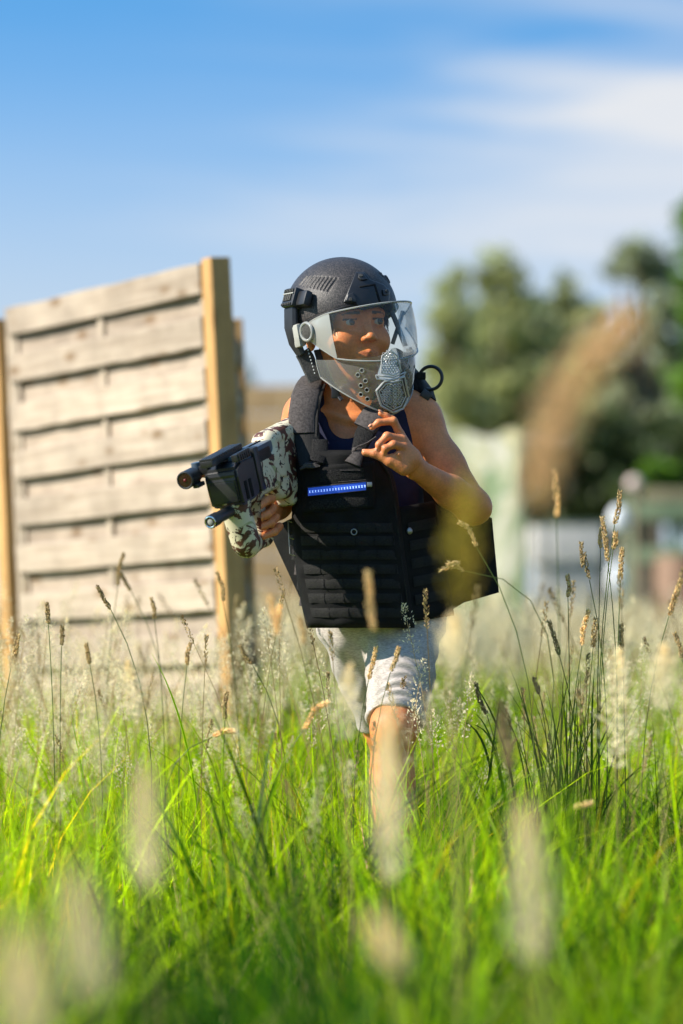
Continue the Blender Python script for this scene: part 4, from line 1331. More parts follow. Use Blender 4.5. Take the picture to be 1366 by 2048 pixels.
def cast(bv, u, v):
    d = (pt(u, v, 7.0) - Vector(CAMP)).normalized()
    h = bv.ray_cast(Vector(CAMP), d)
    if h[0] is None: return None, None
    n = h[1] if h[1].dot(d) < 0 else -h[1]
    return h[0], n
# breathing holes with raised rims
holes = [(724, 741), (716, 750), (731, 762), (722, 771), (734, 780), (722, 789), (735, 798)]
hr = [(814, 722), (818, 734), (811, 742), (817, 752), (812, 765), (816, 778)]
for i, (u, v) in enumerate(holes + hr):
    p, n = cast(mbvh, u, v)
    if p is None: continue
    o = MB().ring(p + n * 0.0004, n, 0.0040, 0.0009, 16, 6, up=AXH[2]).build('breathing_hole', M_milky, helmet)
    MB().tube([p - n * 0.0008, p + n * 0.0003], [0.0036, 0.0036], 14).build('hole', M_blk2 if i < 7 and v > 765 else M_strap, o)
def outline(poly, off, rad, name):
    pts = []
    n_ = len(poly)
    for i in range(n_):
        for k in range(6):
            u = poly[i][0] + (poly[(i + 1) % n_][0] - poly[i][0]) * k / 6
            v = poly[i][1] + (poly[(i + 1) % n_][1] - poly[i][1]) * k / 6
            p, n = cast(mbvh, u, v)
            if p is not None: pts.append(p + n * off)
    return MB().tube(pts + pts[:2], rad, 6).build(name, M_vent, helmet)
low = [(753, 780), (768, 762), (806, 753), (814, 792), (803, 816), (784, 823), (762, 810)]
low2 = [(758, 781), (771, 767), (801, 759), (808, 791), (799, 810), (784, 817), (766, 806)]
up_ = [(764, 706), (778, 699), (793, 712), (800, 742), (786, 750), (762, 745)]
outline(low, 0.0035, 0.0021, 'vent_frame'); outline(low2, 0.0042, 0.0012, 'vent_frame'); outline(up_, 0.003, 0.0016, 'vent_frame')
outline([(752, 750), (786, 754), (808, 744), (806, 750), (786, 760), (754, 757)], 0.003, 0.0015, 'vent_bridge')
vm = MB()
pin = lambda poly, u, v: float(poly_sdf(np.array([u]), np.array([v]), poly)[0])
for poly, st in ((low2, 6.0), (up_, 5.2)):
    us = [p[0] for p in poly]; vs = [p[1] for p in poly]
    v = min(vs); row = 0
    while v < max(vs):
        u = min(us) + (st / 2 if row % 2 else 0)
        while u < max(us):
            if pin(poly, u, v) < -2.2:
                p, n = cast(mbvh, u, v)
                if p is not None: vm.ring(p + n * 0.0028, n, 0.0023, 0.0008, 8, 4)
            u += st
        v += st * 0.86; row += 1
tag(vm.build('vent_mesh', M_vent, helmet), kind='stuff')
for k in range(7):
    p, n = cast(mbvh, 787, 770 + k * 6.5)
    if p is not None: MB().ring(p + n * 0.005, n, 0.0030, 0.0010, 12, 5).build('vent_ring', M_vent, helmet)

# ================================================================== vest
M_vest = mat('black_nylon', (0.006, 0.006, 0.0058), (0.010, 0.0095, 0.009), rough=0.75, spec=0.15, scale=26, bump=0.5, bscale=650, fine=(1100.0, 0.5))
M_web = mat('black_webbing', (0.008, 0.0077, 0.0073), (0.017, 0.016, 0.0145), rough=0.7, spec=0.22, scale=300, bump=0.7, bscale=420, stretch=(1, 1, 2))
M_velcro = mat('black_velcro', (0.004, 0.004, 0.0045), (0.030, 0.029, 0.028), rough=0.95, spec=0.15, scale=500, bump=0.9, bscale=700)
M_padf = mat('sunlit_tone_pad', (0.046, 0.040, 0.038), (0.085, 0.074, 0.070), rough=0.9, spec=0.15, scale=230, bump=0.6, bscale=520)  # black fabric lightened to grey: sunlight on the left pad put into the colour
M_metal = mat('dull_steel', (0.30, 0.29, 0.28), rough=0.35, metal=0.9)
vest = empty('plate_carrier_vest', B(715, 1250, -0.02), 'oversized black plate carrier vest with webbing rows and a blue light strip', 'vest')

def f_dy(u, v):
    """depth of the front panel's outer face"""
    uc = 690 + (v - 905) * 0.09; hw = 108
    x = (u - uc) / hw
    return -0.150 + 0.040 * abs(x) ** 2.2 - 0.006 * math.sin((v - 905) / 110) + 0.010 * (v - 905) / 350
ROWS = [(900, 610, 740), (912, 600, 757), (930, 592, 775), (950, 588, 787), (985, 586, 795), (1040, 583, 802), (1100, 587, 809), (1160, 594, 817), (1215, 604, 825), (1247, 611, 830), (1256, 614, 829)]
def row_at(v):
    for i in range(len(ROWS) - 1):
        if ROWS[i][0] <= v <= ROWS[i + 1][0]:
            t = (v - ROWS[i][0]) / (ROWS[i + 1][0] - ROWS[i][0])
            return [ROWS[i][k] + (ROWS[i + 1][k] - ROWS[i][k]) * t for k in (1, 2)]
    return ROWS[0][1:] if v < ROWS[0][0] else ROWS[-1][1:]
def panel(name, v0, v1, fl, fr, depth, th, m, par, nu=30, nv=30, rnd=0.006, wr=0.0, seed=0, tilt=0.0):
    V, F = [], []
    rg = np.random.default_rng(seed); p1, p2 = rg.random(2) * 6
    for lay in (0, 1):
        for j in range(nv + 1):
            tv = j / nv; v = v0 + (v1 - v0) * tv
            for i in range(nu + 1):
                tu = i / nu; ul, ur = fl(v), fr(v)
                u = ul + (ur - ul) * tu
                vv = v + tilt * (tu - 0.5)
                e = min(tu * (ur - ul), (1 - tu) * (ur - ul), tv * (v1 - v0), (1 - tv) * (v1 - v0)) * PX
                s_ = 1 - math.sqrt(max(0, 1 - max(0, 1 - e / rnd) ** 2)) if e < rnd else 0.0
                dy = depth(u, vv)
                if lay == 0:
                    dy += s_ * min(rnd, th * 0.5) + wr * math.sin(u * 0.09 + p1 + 1.5 * math.sin(v * 0.05)) * math.sin(v * 0.06 + p2)
                else: dy += th - s_ * min(rnd, th * 0.4)
                V.append(B(u, vv, dy))
    W = nu + 1; M0 = (nv + 1) * W
    for j in range(nv):
        for i in range(nu):
            F.append((j * W + i, (j + 1) * W + i, (j + 1) * W + i + 1, j * W + i + 1))
            F.append((M0 + j * W + i, M0 + j * W + i + 1, M0 + (j + 1) * W + i + 1, M0 + (j + 1) * W + i))
    for j in range(nv):
        for i in (0, nu): F.append((j * W + i, (j + 1) * W + i, M0 + (j + 1) * W + i, M0 + j * W + i))
    for i in range(nu):
        for j in (0, nv): F.append((j * W + i, j * W + i + 1, M0 + j * W + i + 1, M0 + j * W + i))
    return MB().add(V, F).build(name, m, par, sharp=60)
front = panel('front_panel', 900, 1256, lambda v: row_at(v)[0], lambda v: row_at(v)[1], f_dy, 0.026, M_vest, vest, 44, 60, 0.010, 0.0030, 3)
# piping along the panel's curved right edge
MB().tube([B(row_at(v)[1] - 9, v, f_dy(row_at(v)[1] - 9, v) + 0.001) for v in range(914, 1250, 12)], 0.0024, 6).build('piping', M_web, front)
# webbing rows over the front
for i, v in enumerate((1046, 1072, 1100, 1129, 1158, 1187, 1216)):
    tl = lambda vv, i=i: row_at(vv)[0] + 16
    tr_ = lambda vv, i=i: row_at(vv)[1] - 18
    w_ = panel('webbing_row', v, v + 19, tl, tr_, lambda u, vv: f_dy(u, vv) - 0.0026 - 0.0010 * abs(math.sin((u - 600) * math.pi / 38)), 0.003, M_web, vest, 46, 4, 0.0012, 0.0006, i + 10)
    st_ = MB()
    for k in range(1, 6):
        u = tl(v) + 38 * k - 4 * (i % 2)
        if u < tr_(v): st_.box(B(u, v + 9.5, f_dy(u, v + 9) - 0.0036), 0.0006, 0.0008, 0.0085, None, 0)
    st_.build('stitch', M_velcro, w_, smooth=False)
# chest pocket with velcro field and the light strip
panel('chest_flap', 928, 1022, lambda v: 604, lambda v: 750, lambda u, v: f_dy(u, v) - 0.0050, 0.006, M_vest, vest, 30, 20, 0.004, 0.0010, 4, -12)
panel('velcro_field', 938, 962, lambda v: 640, lambda v: 728, lambda u, v: f_dy(u, v) - 0.0066, 0.003, M_velcro, vest, 20, 6, 0.001, 0.0004, 5, -6)
panel('velcro_field', 997, 1016, lambda v: 618, lambda v: 735, lambda u, v: f_dy(u, v) - 0.0066, 0.003, M_velcro, vest, 20, 5, 0.001, 0.0004, 6, -8)
MB().tube([B(u, 964 - (u - 676) * 0.07, f_dy(u, 964) - 0.0072) for u in range(676, 738, 8)], 0.0009, 5).build('seam_cord', M_padf, vest)
MB().tube([B(u, 941 - (u - 680) * 0.01, f_dy(u, 941) - 0.0072) for u in range(680, 726, 8)], 0.0009, 5).build('seam_cord', M_padf, vest)
# blue light strip
m_, n_, l_, p_, o__ = mat_new('blue_light_strip')
p_.inputs['Base Color'].default_value = (0.02, 0.06, 0.34, 1); p_.inputs['Roughness'].default_value = 0.25
p_.inputs['Emission Color'].default_value = (0.02, 0.09, 0.62, 1); p_.inputs['Emission Strength'].default_value = 0.2
M_blue = m_
m_, n_, l_, p_, o__ = mat_new('pale_blue_diode')
p_.inputs['Base Color'].default_value = (0.45, 0.6, 0.95, 1); p_.inputs['Roughness'].default_value = 0.25
p_.inputs['Emission Color'].default_value = (0.30, 0.48, 1.0, 1); p_.inputs['Emission Strength'].default_value = 0.6
M_diode = m_
sd = lambda u, v: f_dy(u, v) - 0.0078
strip = panel('light_strip', 970, 986, lambda v: 616, lambda v: 732, sd, 0.004, M_blue, vest, 30, 4, 0.0012, 0, 0, -12)
db = MB(); wb = MB()
for k in range(20):
    u = 619.5 + 5.8 * k; v = 978 - (u - 674) * 0.103
    c = B(u, v, sd(u, v) - 0.0006); w = 0.0011
    for a, b in (((-w, -0.0022), (w, 0.0022)), ((w, -0.0022), (-w, 0.0022))):
        mbx = db if k < 12 else wb
        mbx.tube([c + Vector((a[0], 0, a[1])), c + Vector((b[0], 0, b[1]))], 0.00042 if k < 12 else 0.0006, 4)
db.build('diode', M_diode, strip, smooth=False); wb.build('diode', M_diode, strip, smooth=False)
for dv in (-9, 9):
    MB().tube([B(u, 978 + dv - (u - 674) * 0.103, sd(u, 978 + dv) + 0.0006) for u in range(614, 738, 10)], 0.0010, 5).build('strip_edge', M_padf if dv < 0 else M_web, strip)
MB().box(B(739, 969, f_dy(739, 969) - 0.008), 0.0050, 0.003, 0.0045, None, 0.0012).build('strip_end_cap', M_metal, strip)
# grommet and snap
MB().ring(B(708, 1064, f_dy(708, 1064) - 0.0035), Vector((0, -1, 0)), 0.0052, 0.0012, 20, 8).build('grommet', M_metal, vest)
# side wrap and its webbing on the right
def cum_dy(u, v): return -0.106 + 0.060 * ((u - 800) / 90.0) ** 1.1 if u > 800 else -0.106
panel('side_wrap', 1008, 1238, lambda v: 792 + (v - 1008) * 0.10, lambda v: 872 + (v - 1008) * 0.16, cum_dy, 0.014, M_vest, vest, 24, 30, 0.006, 0.0015, 8, -14)
for v in (1040, 1076, 1112, 1148, 1184):
    panel('side_webbing', v, v + 20, lambda w: 812 + (w - 1008) * 0.10, lambda w: 866 + (w - 1008) * 0.15, lambda u, w: cum_dy(u, w) - 0.003 - 0.0015 * abs(math.sin((u - 800) * math.pi / 24)), 0.003, M_web, vest, 26, 4, 0.001, 0, v, -12)
pb_ = B(819, 1062, cum_dy(819, 1062) - 0.005)
MB().ellipsoid(pb_, 0.0058, 0.0024, 0.0068).build('snap_button', M_metal, vest)
# stiff boards that stick out at both sides
def board(name, quad, th, m, dys):
    V = [B(u, v, d) for (u, v), d in zip(quad, dys)]
    n = len(quad)
    V += [B(u, v, d + th) for (u, v), d in zip(quad, dys)]
    F = [tuple(range(n)), tuple(range(n, 2 * n))[::-1]] + [(i, (i + 1) % n, n + (i + 1) % n, n + i) for i in range(n)]
    return MB().add(V, F).build(name, m, vest, smooth=False, sharp=None)
board('side_flap', [(537, 1060), (592, 1032), (640, 1100), (640, 1225), (612, 1222)], 0.012, M_vest, [0.03, -0.03, -0.05, -0.04, 0.0])
board('side_flap', [(846, 972), (880, 980), (915, 1012), (984, 1036), (998, 1185), (928, 1205), (900, 1222), (860, 1236)], 0.012, M_vest, [-0.03, 0.0, 0.02, 0.04, 0.05, 0.02, -0.01, -0.045])
# back panel
def bk_dy(u, v): return 0.145 - 0.05 * ((u - 735) / 120) ** 2
panel('back_panel', 860, 1245, lambda v: 615 + (v - 860) * 0.08, lambda v: 845 + (v - 860) * 0.06, lambda u, v: bk_dy(u, v) - 0.022, 0.022, M_vest, vest, 20, 20, 0.008)
# buckle and webbing tabs on the sunlit left edge
for i, v in enumerate((1046, 1072, 1100, 1130, 1160, 1192)):
    u = 577 + (v - 1046) * 0.17
    MB().box(B(u + 8, v + 9, -0.085 + 0.002 * i), 0.0105, 0.004, 0.0105, (Vector((0.75, -0.65, 0)).normalized(), Vector((0.65, 0.75, 0)).normalized(), Vector((0.10, 0, 1)).normalized()), 0.0018).build('webbing_tab', M_padf if i % 2 else M_web, vest)
bkl = MB()
for a, b in (((576, 1042), (580, 1108)), ((588, 1046), (592, 1112)), ((576, 1042), (588, 1046)), ((578, 1075), (590, 1079)), ((580, 1108), (592, 1112))):
    bkl.tube([B(*a, -0.096), B(*b, -0.096)], 0.0013, 6)
bkl.build('ladder_buckle', M_metal, vest)
# shoulder straps
sp1 = MB().ribbon([B(640, 752, 0.08), B(626, 757, 0.035), B(620, 766, -0.025), B(612, 790, -0.062), B(605, 830, -0.090), B(606, 868, -0.104)], [0.052, 0.054, 0.056, 0.057, 0.054, 0.052], 0.013, Vector((1, 0, 0.12))).build('shoulder_pad', M_padf, vest, sharp=60)
MB().tube([B(649, 770, -0.034), B(641, 795, -0.072), B(634, 835, -0.098), B(632, 880, -0.112)], 0.0035, 6).build('piping', M_web, sp1)
MB().ribbon([B(614, 850, -0.094), B(614, 880, -0.112), B(620, 905, -0.132), B(624, 930, -0.150)], [0.046, 0.048, 0.050, 0.046], 0.006, Vector((1, 0, 0.1))).build('shoulder_strap', M_web, vest, sharp=60)
MB().ribbon([B(640, 880, -0.118), B(640, 905, -0.136), B(632, 924, -0.150)], [0.03, 0.032, 0.03], 0.005, Vector((1, 0, 0))).build('strap_tail', M_velcro, vest, sharp=60)
MB().ribbon([B(600, 938, -0.149), B(612, 931, -0.153), B(628, 932, -0.156), B(640, 932, -0.156)], [0.004, 0.011, 0.010, 0.003], 0.004, Vector((0, 0, 1))).build('strap_fold', M_padf, vest)
MB().ribbon([B(795, 770, 0.06), B(790, 776, 0.0), B(770, 800, -0.06), B(748, 832, -0.10)], [0.06, 0.062, 0.06, 0.046], 0.013, Vector((1, 0, 0.5))).build('shoulder_pad', M_vest, vest, sharp=60)
MB().ribbon([B(752, 822, -0.105), B(738, 842, -0.115), B(728, 856, -0.120)], [0.052, 0.052, 0.046], 0.007, Vector((1, 0, 0.42))).build('strap_end', M_padf, vest, sharp=60)
MB().ribbon([B(745, 838, -0.108), B(728, 870, -0.124), B(716, 903, -0.140)], [0.042, 0.038, 0.026], 0.006, Vector((1, 0, 0.3))).build('shoulder_strap', M_velcro, vest, sharp=60)
MB().ribbon([B(716, 896, -0.142), B(714, 910, -0.150), B(705, 928, -0.158)], [0.020, 0.024, 0.032], 0.004, Vector((1, 0, 0.1))).build('strap_tail', M_padf, vest, sharp=60)
MB().tube([B(704, 905, -0.146), B(716, 893, -0.150), B(735, 886, -0.150), B(752, 874, -0.145)], 0.0018, 6).build('cord', M_padf, vest)
# upper right shoulder pad with its round ring
MB().ribbon([B(806, 726, 0.07), B(828, 752, 0.055), B(846, 776, 0.03), B(858, 800, 0.0)], [0.050, 0.060, 0.060, 0.036], 0.016, Vector((0.75, 0.35, -0.62))).build('shoulder_pad', M_web, vest, sharp=60)
MB().ribbon([B(828, 748, 0.035), B(842, 768, 0.018), B(850, 786, 0.0)], [0.026, 0.026, 0.022], 0.008, Vector((0.75, 0.35, -0.62))).build('shoulder_strap', M_vest, vest, sharp=60)
MB().ring(B(861, 756, 0.02), Vector((-0.25, -1, 0.1)), 0.0225, 0.0034, 30, 8).build('ring', M_blk, vest)
MB().box(B(842, 752, 0.02), 0.009, 0.006, 0.007, None, 0.002).build('ring_tab', M_web, vest)
MB().box(B(852, 790, -0.012), 0.010, 0.005, 0.008, (Vector((0.8, 0, -0.6)), Vector((0, 1, 0)), Vector((0.6, 0, 0.8))), 0.002).build('buckle', M_blk, vest)

# ================================================================== toy blaster
gun = empty('toy_blaster', tuple(GO), 'laser tag blaster in sand and brown camouflage with a black front and rail', 'toy gun')
M_camo = camo_mat('sand_camouflage', (0.62, 0.55, 0.38), [((0.36, 0.36, 0.17), 20.0, 0.62, 3.0), ((0.10, 0.032, 0.020), 30.0, 0.520, 0.0), ((0.035, 0.016, 0.012), 52.0, 0.60, 7.0)], 0.5, dist=1.4)
M_gblk = mat('black_gun_plastic', (0.014, 0.014, 0.015), (0.024, 0.024, 0.025), rough=0.36, spec=0.5, scale=30, bump=0.12, bscale=500)
M_gblue = mat('blue_grey_plastic', (0.06, 0.085, 0.12), (0.08, 0.11, 0.15), rough=0.4, scale=30)
M_cyan = mat('teal_blue_window', (0.01, 0.16, 0.26), (0.015, 0.2, 0.32), rough=0.25, scale=40)
M_lens = mat('dark_lens', (0.02, 0.004, 0.004), rough=0.08, spec=0.8)
M_chrome = mat('bright_steel', (0.75, 0.74, 0.72), rough=0.12, metal=1.0)
GAX = (Vector(gf), Vector(gr), Vector(gu))
Gv = lambda a, c, b: Vector(G(a, c, b))

bf = Field((-0.27, -0.04, -0.14), (0.20, 0.04, 0.09), 0.0024)
bf.box((-0.150, 0, 0.004), (0.092, 0.0255, 0.066), None, 0.020)
bf.box((-0.06, 0, 0.006), (0.12, 0.0245, 0.030), None, 0.012, 0.012)
bf.box((0.020, 0, -0.012), (0.084, 0.0245, 0.024), None, 0.012, 0.010)
bf.cap((-0.020 + FA, 0, -0.02), (-0.036 + FA, 0, -0.098 + FB), 0.0200, 0.0180, k=0.010)
bf.cap((0.098, 0, -0.025), (0.085, 0, -0.100), 0.0270, 0.0270, k=0.014)
bf.cap((0.080, 0, -0.112), (0.010, 0, -0.112), 0.0205, 0.0150, k=0.012)
bf.box((-0.16, 0, -0.062), (0.055, 0.021, 0.020), None, 0.012, 0.012)
bf.cap((0.058, -0.05, -0.054), (0.058, 0.05, -0.054), 0.0135, k=0.004, mode='s')
bf.cap((0.054, -0.05, -0.072), (0.054, 0.05, -0.072), 0.0115, k=0.004, mode='s')
bf.cap((-0.038, -0.05, -0.062), (-0.038, 0.05, -0.062), 0.0150, k=0.004, mode='s')
for c_ in (1, -1):     # side relief
    bf.box((-0.15, c_ * 0.0285, 0.012), (0.062, 0.0045, 0.034), None, 0.003, 0.002, 's')
    bf.cap((-0.20, c_ * 0.026, -0.045), (-0.06, c_ * 0.026, -0.018), 0.0022, k=0.002, mode='s')
V, F = bf.mesh(); V = relax(V, F, 2, 0.4)
mesh_obj('camouflage_body', GO + V @ GM.T, F, M_camo, gun)
def gbox(name, a, c, b, ha, hc_, hb_, m, bev=0.003, par=None):
    return MB().box(Gv(a, c, b), ha, hc_, hb_, GAX, bev).build(name, m, par or gun)
gbox('butt_pad', -0.246, 0, 0.0, 0.006, 0.024, 0.062, M_gblk, 0.004)
DB = -0.032                                     # the black upper part sits this much lower on the body
_Gv = Gv
Gv = lambda a, c, b: _Gv(a, c, b + DB)
# black front block with side slots
fb = MB()
prof = [(0.045, 0.016), (0.045, 0.082), (0.103, 0.084), (0.126, 0.074), (0.130, 0.058), (0.126, 0.008), (0.118, 0.002), (0.055, 0.006)]
fb.prism([Gv(a, -0.0335, b) for a, b in prof], GAX[1], 0.067)
fo = fb.build('front_block', M_gblk, gun, smooth=False, sharp=None)
bm = bmesh.new(); bm.from_mesh(fo.data); bmesh.ops.bevel(bm, geom=bm.edges[:], offset=0.005, segments=2, affect='EDGES'); bm.to_mesh(fo.data); bm.free()
for a in (0.083, 0.102):
    gbox('slot', a, 0.0338, 0.028, 0.005, 0.001, 0.017, M_blk2, 0.0006, fo)
gbox('front_plate', 0.1265, 0.0, 0.032, 0.0045, 0.026, 0.020, M_gblk, 0.003, fo)
# receiver behind the block and the stepped top
gbox('receiver', 0.01, 0, 0.056, 0.060, 0.024, 0.024, M_gblk, 0.005)
gbox('collar', 0.034, 0, 0.052, 0.011, 0.0355, 0.042, M_gblk, 0.005)
gbox('upper_shell', -0.020, 0, 0.064, 0.050, 0.021, 0.024, M_gblue, 0.006)
gbox('side_window', -0.012, 0.0218, 0.062, 0.034, 0.0010, 0.014, M_cyan, 0.0006)
gbox('upper_shell', 0.072, 0.018, 0.084, 0.026, 0.012, 0.008, M_gblue, 0.004)
gbox('rear_sight_block', -0.074, 0, 0.056, 0.010, 0.019, 0.024, M_gblk, 0.004)
gbox('trim_line', -0.020, 0.0, 0.0888, 0.045, 0.0016, 0.001, M_blk2, 0.0005)
# ribbed rail
rl = gbox('top_rail', 0.096, -0.006, 0.093, 0.066, 0.013, 0.006, M_gblk, 0.002)
rb_ = MB()
for k in range(13): rb_.box(Gv(0.034 + k * 0.0102, -0.006, 0.1005), 0.0032, 0.0135, 0.0028, GAX, 0.0008)
rb_.build('rib', M_gblk, rl)
sr = gbox('side_rail', 0.090, 0.030, 0.090, 0.028, 0.006, 0.007, M_gblk, 0.002)
rb_ = MB()
for k in range(6): rb_.box(Gv(0.068 + k * 0.0086, 0.0365, 0.091), 0.0024, 0.0022, 0.0078, GAX, 0.0007)
rb_.build('rib', M_gblk, sr)
Gv = _Gv
# sight tube, its mount and lens
sc_ = Gv(0.130, -0.050, 0.040)
tb_ = MB().tube([sc_ - GAX[0] * 0.075, sc_ - GAX[0] * 0.040, sc_ - GAX[0] * 0.036, sc_ + GAX[0] * 0.004, sc_ + GAX[0] * 0.006, sc_ + GAX[0] * 0.040], [0.0135, 0.0135, 0.0105, 0.0105, 0.0165, 0.0165], 24).build('sight_tube', M_gblk, gun)
MB().ring(sc_ + GAX[0] * 0.040, GAX[0], 0.0148, 0.0020, 28, 8).build('bezel', M_gblk, tb_)
MB().tube([sc_ + GAX[0] * 0.0395, sc_ + GAX[0] * 0.0406], 0.0130, 24).build('lens', M_lens, tb_)
m_, n_, l_, p_, o__ = mat_new('red_diode'); p_.inputs['Base Color'].default_value = (0.10, 0.006, 0.006, 1)
p_.inputs['Emission Color'].default_value = (1, 0.02, 0.02, 1); p_.inputs['Emission Strength'].default_value = 0.015
MB().ellipsoid(sc_ + GAX[0] * 0.0406, 0.003, 0.003, 0.003).build('diode', m_, tb_)
MB().box(sc_ - GAX[0] * 0.03 + GAX[1] * 0.014 + GAX[2] * 0.006, 0.022, 0.010, 0.009, GAX, 0.003).build('sight_mount', M_gblk, gun)
MB().tube([sc_ - GAX[0] * 0.015 + GAX[2] * 0.010, sc_ - GAX[0] * 0.015 + GAX[2] * 0.021], [0.010, 0.009], 16).build('sight_knob', M_gblue, gun)
MB().box(sc_ + GAX[0] * 0.018 + GAX[1] * 0.014 - GAX[2] * 0.015, 0.014, 0.006, 0.004, GAX, 0.002).build('sight_mount', M_gblk, gun)
# muzzle
mz = Gv(0.142, 0.0, -0.036)
mo = MB().tube([mz - GAX[0] * 0.03, mz + GAX[0] * 0.034, mz + GAX[0] * 0.036, mz + GAX[0] * 0.062, mz + GAX[0] * 0.064], [0.0110, 0.0110, 0.0125, 0.0125, 0.0115], 24).build('barrel', M_gblk, gun)
MB().ring(mz + GAX[0] * 0.064, GAX[0], 0.0098, 0.0016, 24, 8).build('muzzle_ring', M_chrome, mo)
MB().ellipsoid(mz + GAX[0] * 0.061, 0.004, 0.0085, 0.0085, GAX, 16, 10).build('muzzle_lens', M_pad, mo)
# trigger
MB().tube([Gv(0.050, 0, -0.036), Gv(0.056, 0, -0.048), Gv(0.053, 0, -0.062)], [0.004, 0.004, 0.003], 8).build('trigger', M_gblk, gun)

# ================================================================== grass
M_blade = leaf_mat('grass_blade', (0.15, 0.265, 0.006), (0.52, 0.84, 0.008), 0.30, True, 0.55, 0.45, None, 0.12)
M_straw = leaf_mat('dry_grass', (0.50, 0.385, 0.20), (0.54, 0.40, 0.19), 0.25, True, 0.3, 0.7)
M_plume = leaf_mat('pale_panicle', (0.88, 0.78, 0.54), (0.92, 0.80, 0.50), 0.12, True, 0.5, 0.7)
M_stemg = leaf_mat('green_stem', (0.10, 0.15, 0.03), (0.16, 0.22, 0.03), 0.2, True, 0.25, 0.5)

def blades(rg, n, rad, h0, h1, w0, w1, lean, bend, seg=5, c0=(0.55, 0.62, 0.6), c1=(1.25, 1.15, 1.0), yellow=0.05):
    V, F, C = [], [], []
    for q in range(n):
        a, r_ = rg.random() * 6.283, rad * math.sqrt(rg.random())
        bx_, by_ = r_ * math.cos(a), r_ * math.sin(a)
        h = h0 + (h1 - h0) * rg.random(); w = w0 + (w1 - w0) * rg.random()
        az = rg.random() * 6.283; ln = abs(rg.normal()) * lean; bd = abs(rg.normal()) * bend
        fz = rg.random() * 6.283; wx, wy = math.cos(fz) * w / 2, math.sin(fz) * w / 2
        tone = 0.6 + 0.75 * rg.random(); yl = rg.random() < yellow
        n0 = len(V)
        for k in range(seg + 1):
            t = k / seg
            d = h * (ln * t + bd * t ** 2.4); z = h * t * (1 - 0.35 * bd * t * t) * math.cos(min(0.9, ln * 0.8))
            tw = 1 - t ** 1.8 if k < seg else 0.03
            x, y = bx_ + d * math.cos(az), by_ + d * math.sin(az)
            tw = tw * (0.7 + 0.3 * min(1, t * 4))
            V += [(x - wx * tw, y - wy * tw, z), (x + wx * tw, y + wy * tw, z)]
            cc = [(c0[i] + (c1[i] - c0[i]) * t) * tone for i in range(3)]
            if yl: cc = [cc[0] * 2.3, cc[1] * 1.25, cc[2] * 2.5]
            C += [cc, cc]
        for k in range(seg):
            F.append((n0 + 2 * k, n0 + 2 * k + 1, n0 + 2 * k + 3, n0 + 2 * k + 2))
    return V, F, C

def join(parts):
    V, F, C, Mi = [], [], [], []
    for (v, f, c), mi in parts:
        n = len(V); V += v; F += [tuple(i + n for i in q) for q in f]; C += c; Mi += [mi] * len(f)
    return V, F, C, Mi

def stem_path(rg, h, lean, az, bx_=0, by_=0, seg=6, droop=0.0):
    P_ = []
    for k in range(seg + 1):
        t = k / seg
        d = h * (lean * t * t + droop * t ** 5)
        P_.append(np.array((bx_ + d * math.cos(az), by_ + d * math.sin(az), h * t - h * droop * 0.45 * t ** 6)))
    return P_

def strip(P_, w, rg, col):
    V, F, C = [], [], []
    for s_ in (0, 1):
        fz = rg.random() * 3.14 if s_ == 0 else fz + 1.57
        n0 = len(V); wx, wy = math.cos(fz) * w / 2, math.sin(fz) * w / 2
        for p in P_:
            V += [(p[0] - wx, p[1] - wy, p[2]), (p[0] + wx, p[1] + wy, p[2])]; C += [col, col]
        for k in range(len(P_) - 1): F.append((n0 + 2 * k, n0 + 2 * k + 1, n0 + 2 * k + 3, n0 + 2 * k + 2))
    return V, F, C

def panicle(rg, tip, base, wid, n, sz, tone=1.0):
    """fluffy head: fine branchlets with little spikelets between base and tip"""
    V, F, C = [], [], []
    tip, base = np.array(tip), np.array(base); ax = tip - base; L = np.linalg.norm(ax); ax = ax / L
    for q in range(n):
        t = rg.random() ** 0.85
        env = wid * (0.12 + 0.88 * math.sin(math.pi * min(1, 0.04 + 0.96 * t ** 0.62)) ** 0.9) * (0.45 + 0.65 * rg.random())
        d = rg.normal(size=3); d -= ax * (d @ ax); d /= np.linalg.norm(d) + 1e-9
        c = base + ax * L * t + d * env * rg.random() ** 0.6 + ax * env * 0.4
        o_ = ax * 0.8 + d * 0.5 + rg.normal(size=3) * 0.35; o_ /= np.linalg.norm(o_)
        sdv = np.cross(o_, rg.normal(size=3)); sdv /= np.linalg.norm(sdv) + 1e-9
        l, w = sz * (0.7 + 0.7 * rg.random()), sz * 0.26
        n0 = len(V)
        V += [tuple(c - o_ * l / 2), tuple(c + sdv * w), tuple(c + o_ * l / 2), tuple(c - sdv * w)]
        F.append((n0, n0 + 1, n0 + 2, n0 + 3))
        tt = tone * (0.75 + 0.5 * rg.random()); C += [(tt, tt * (0.93 + 0.1 * rg.random()), tt * 0.95)] * 4
    return V, F, C

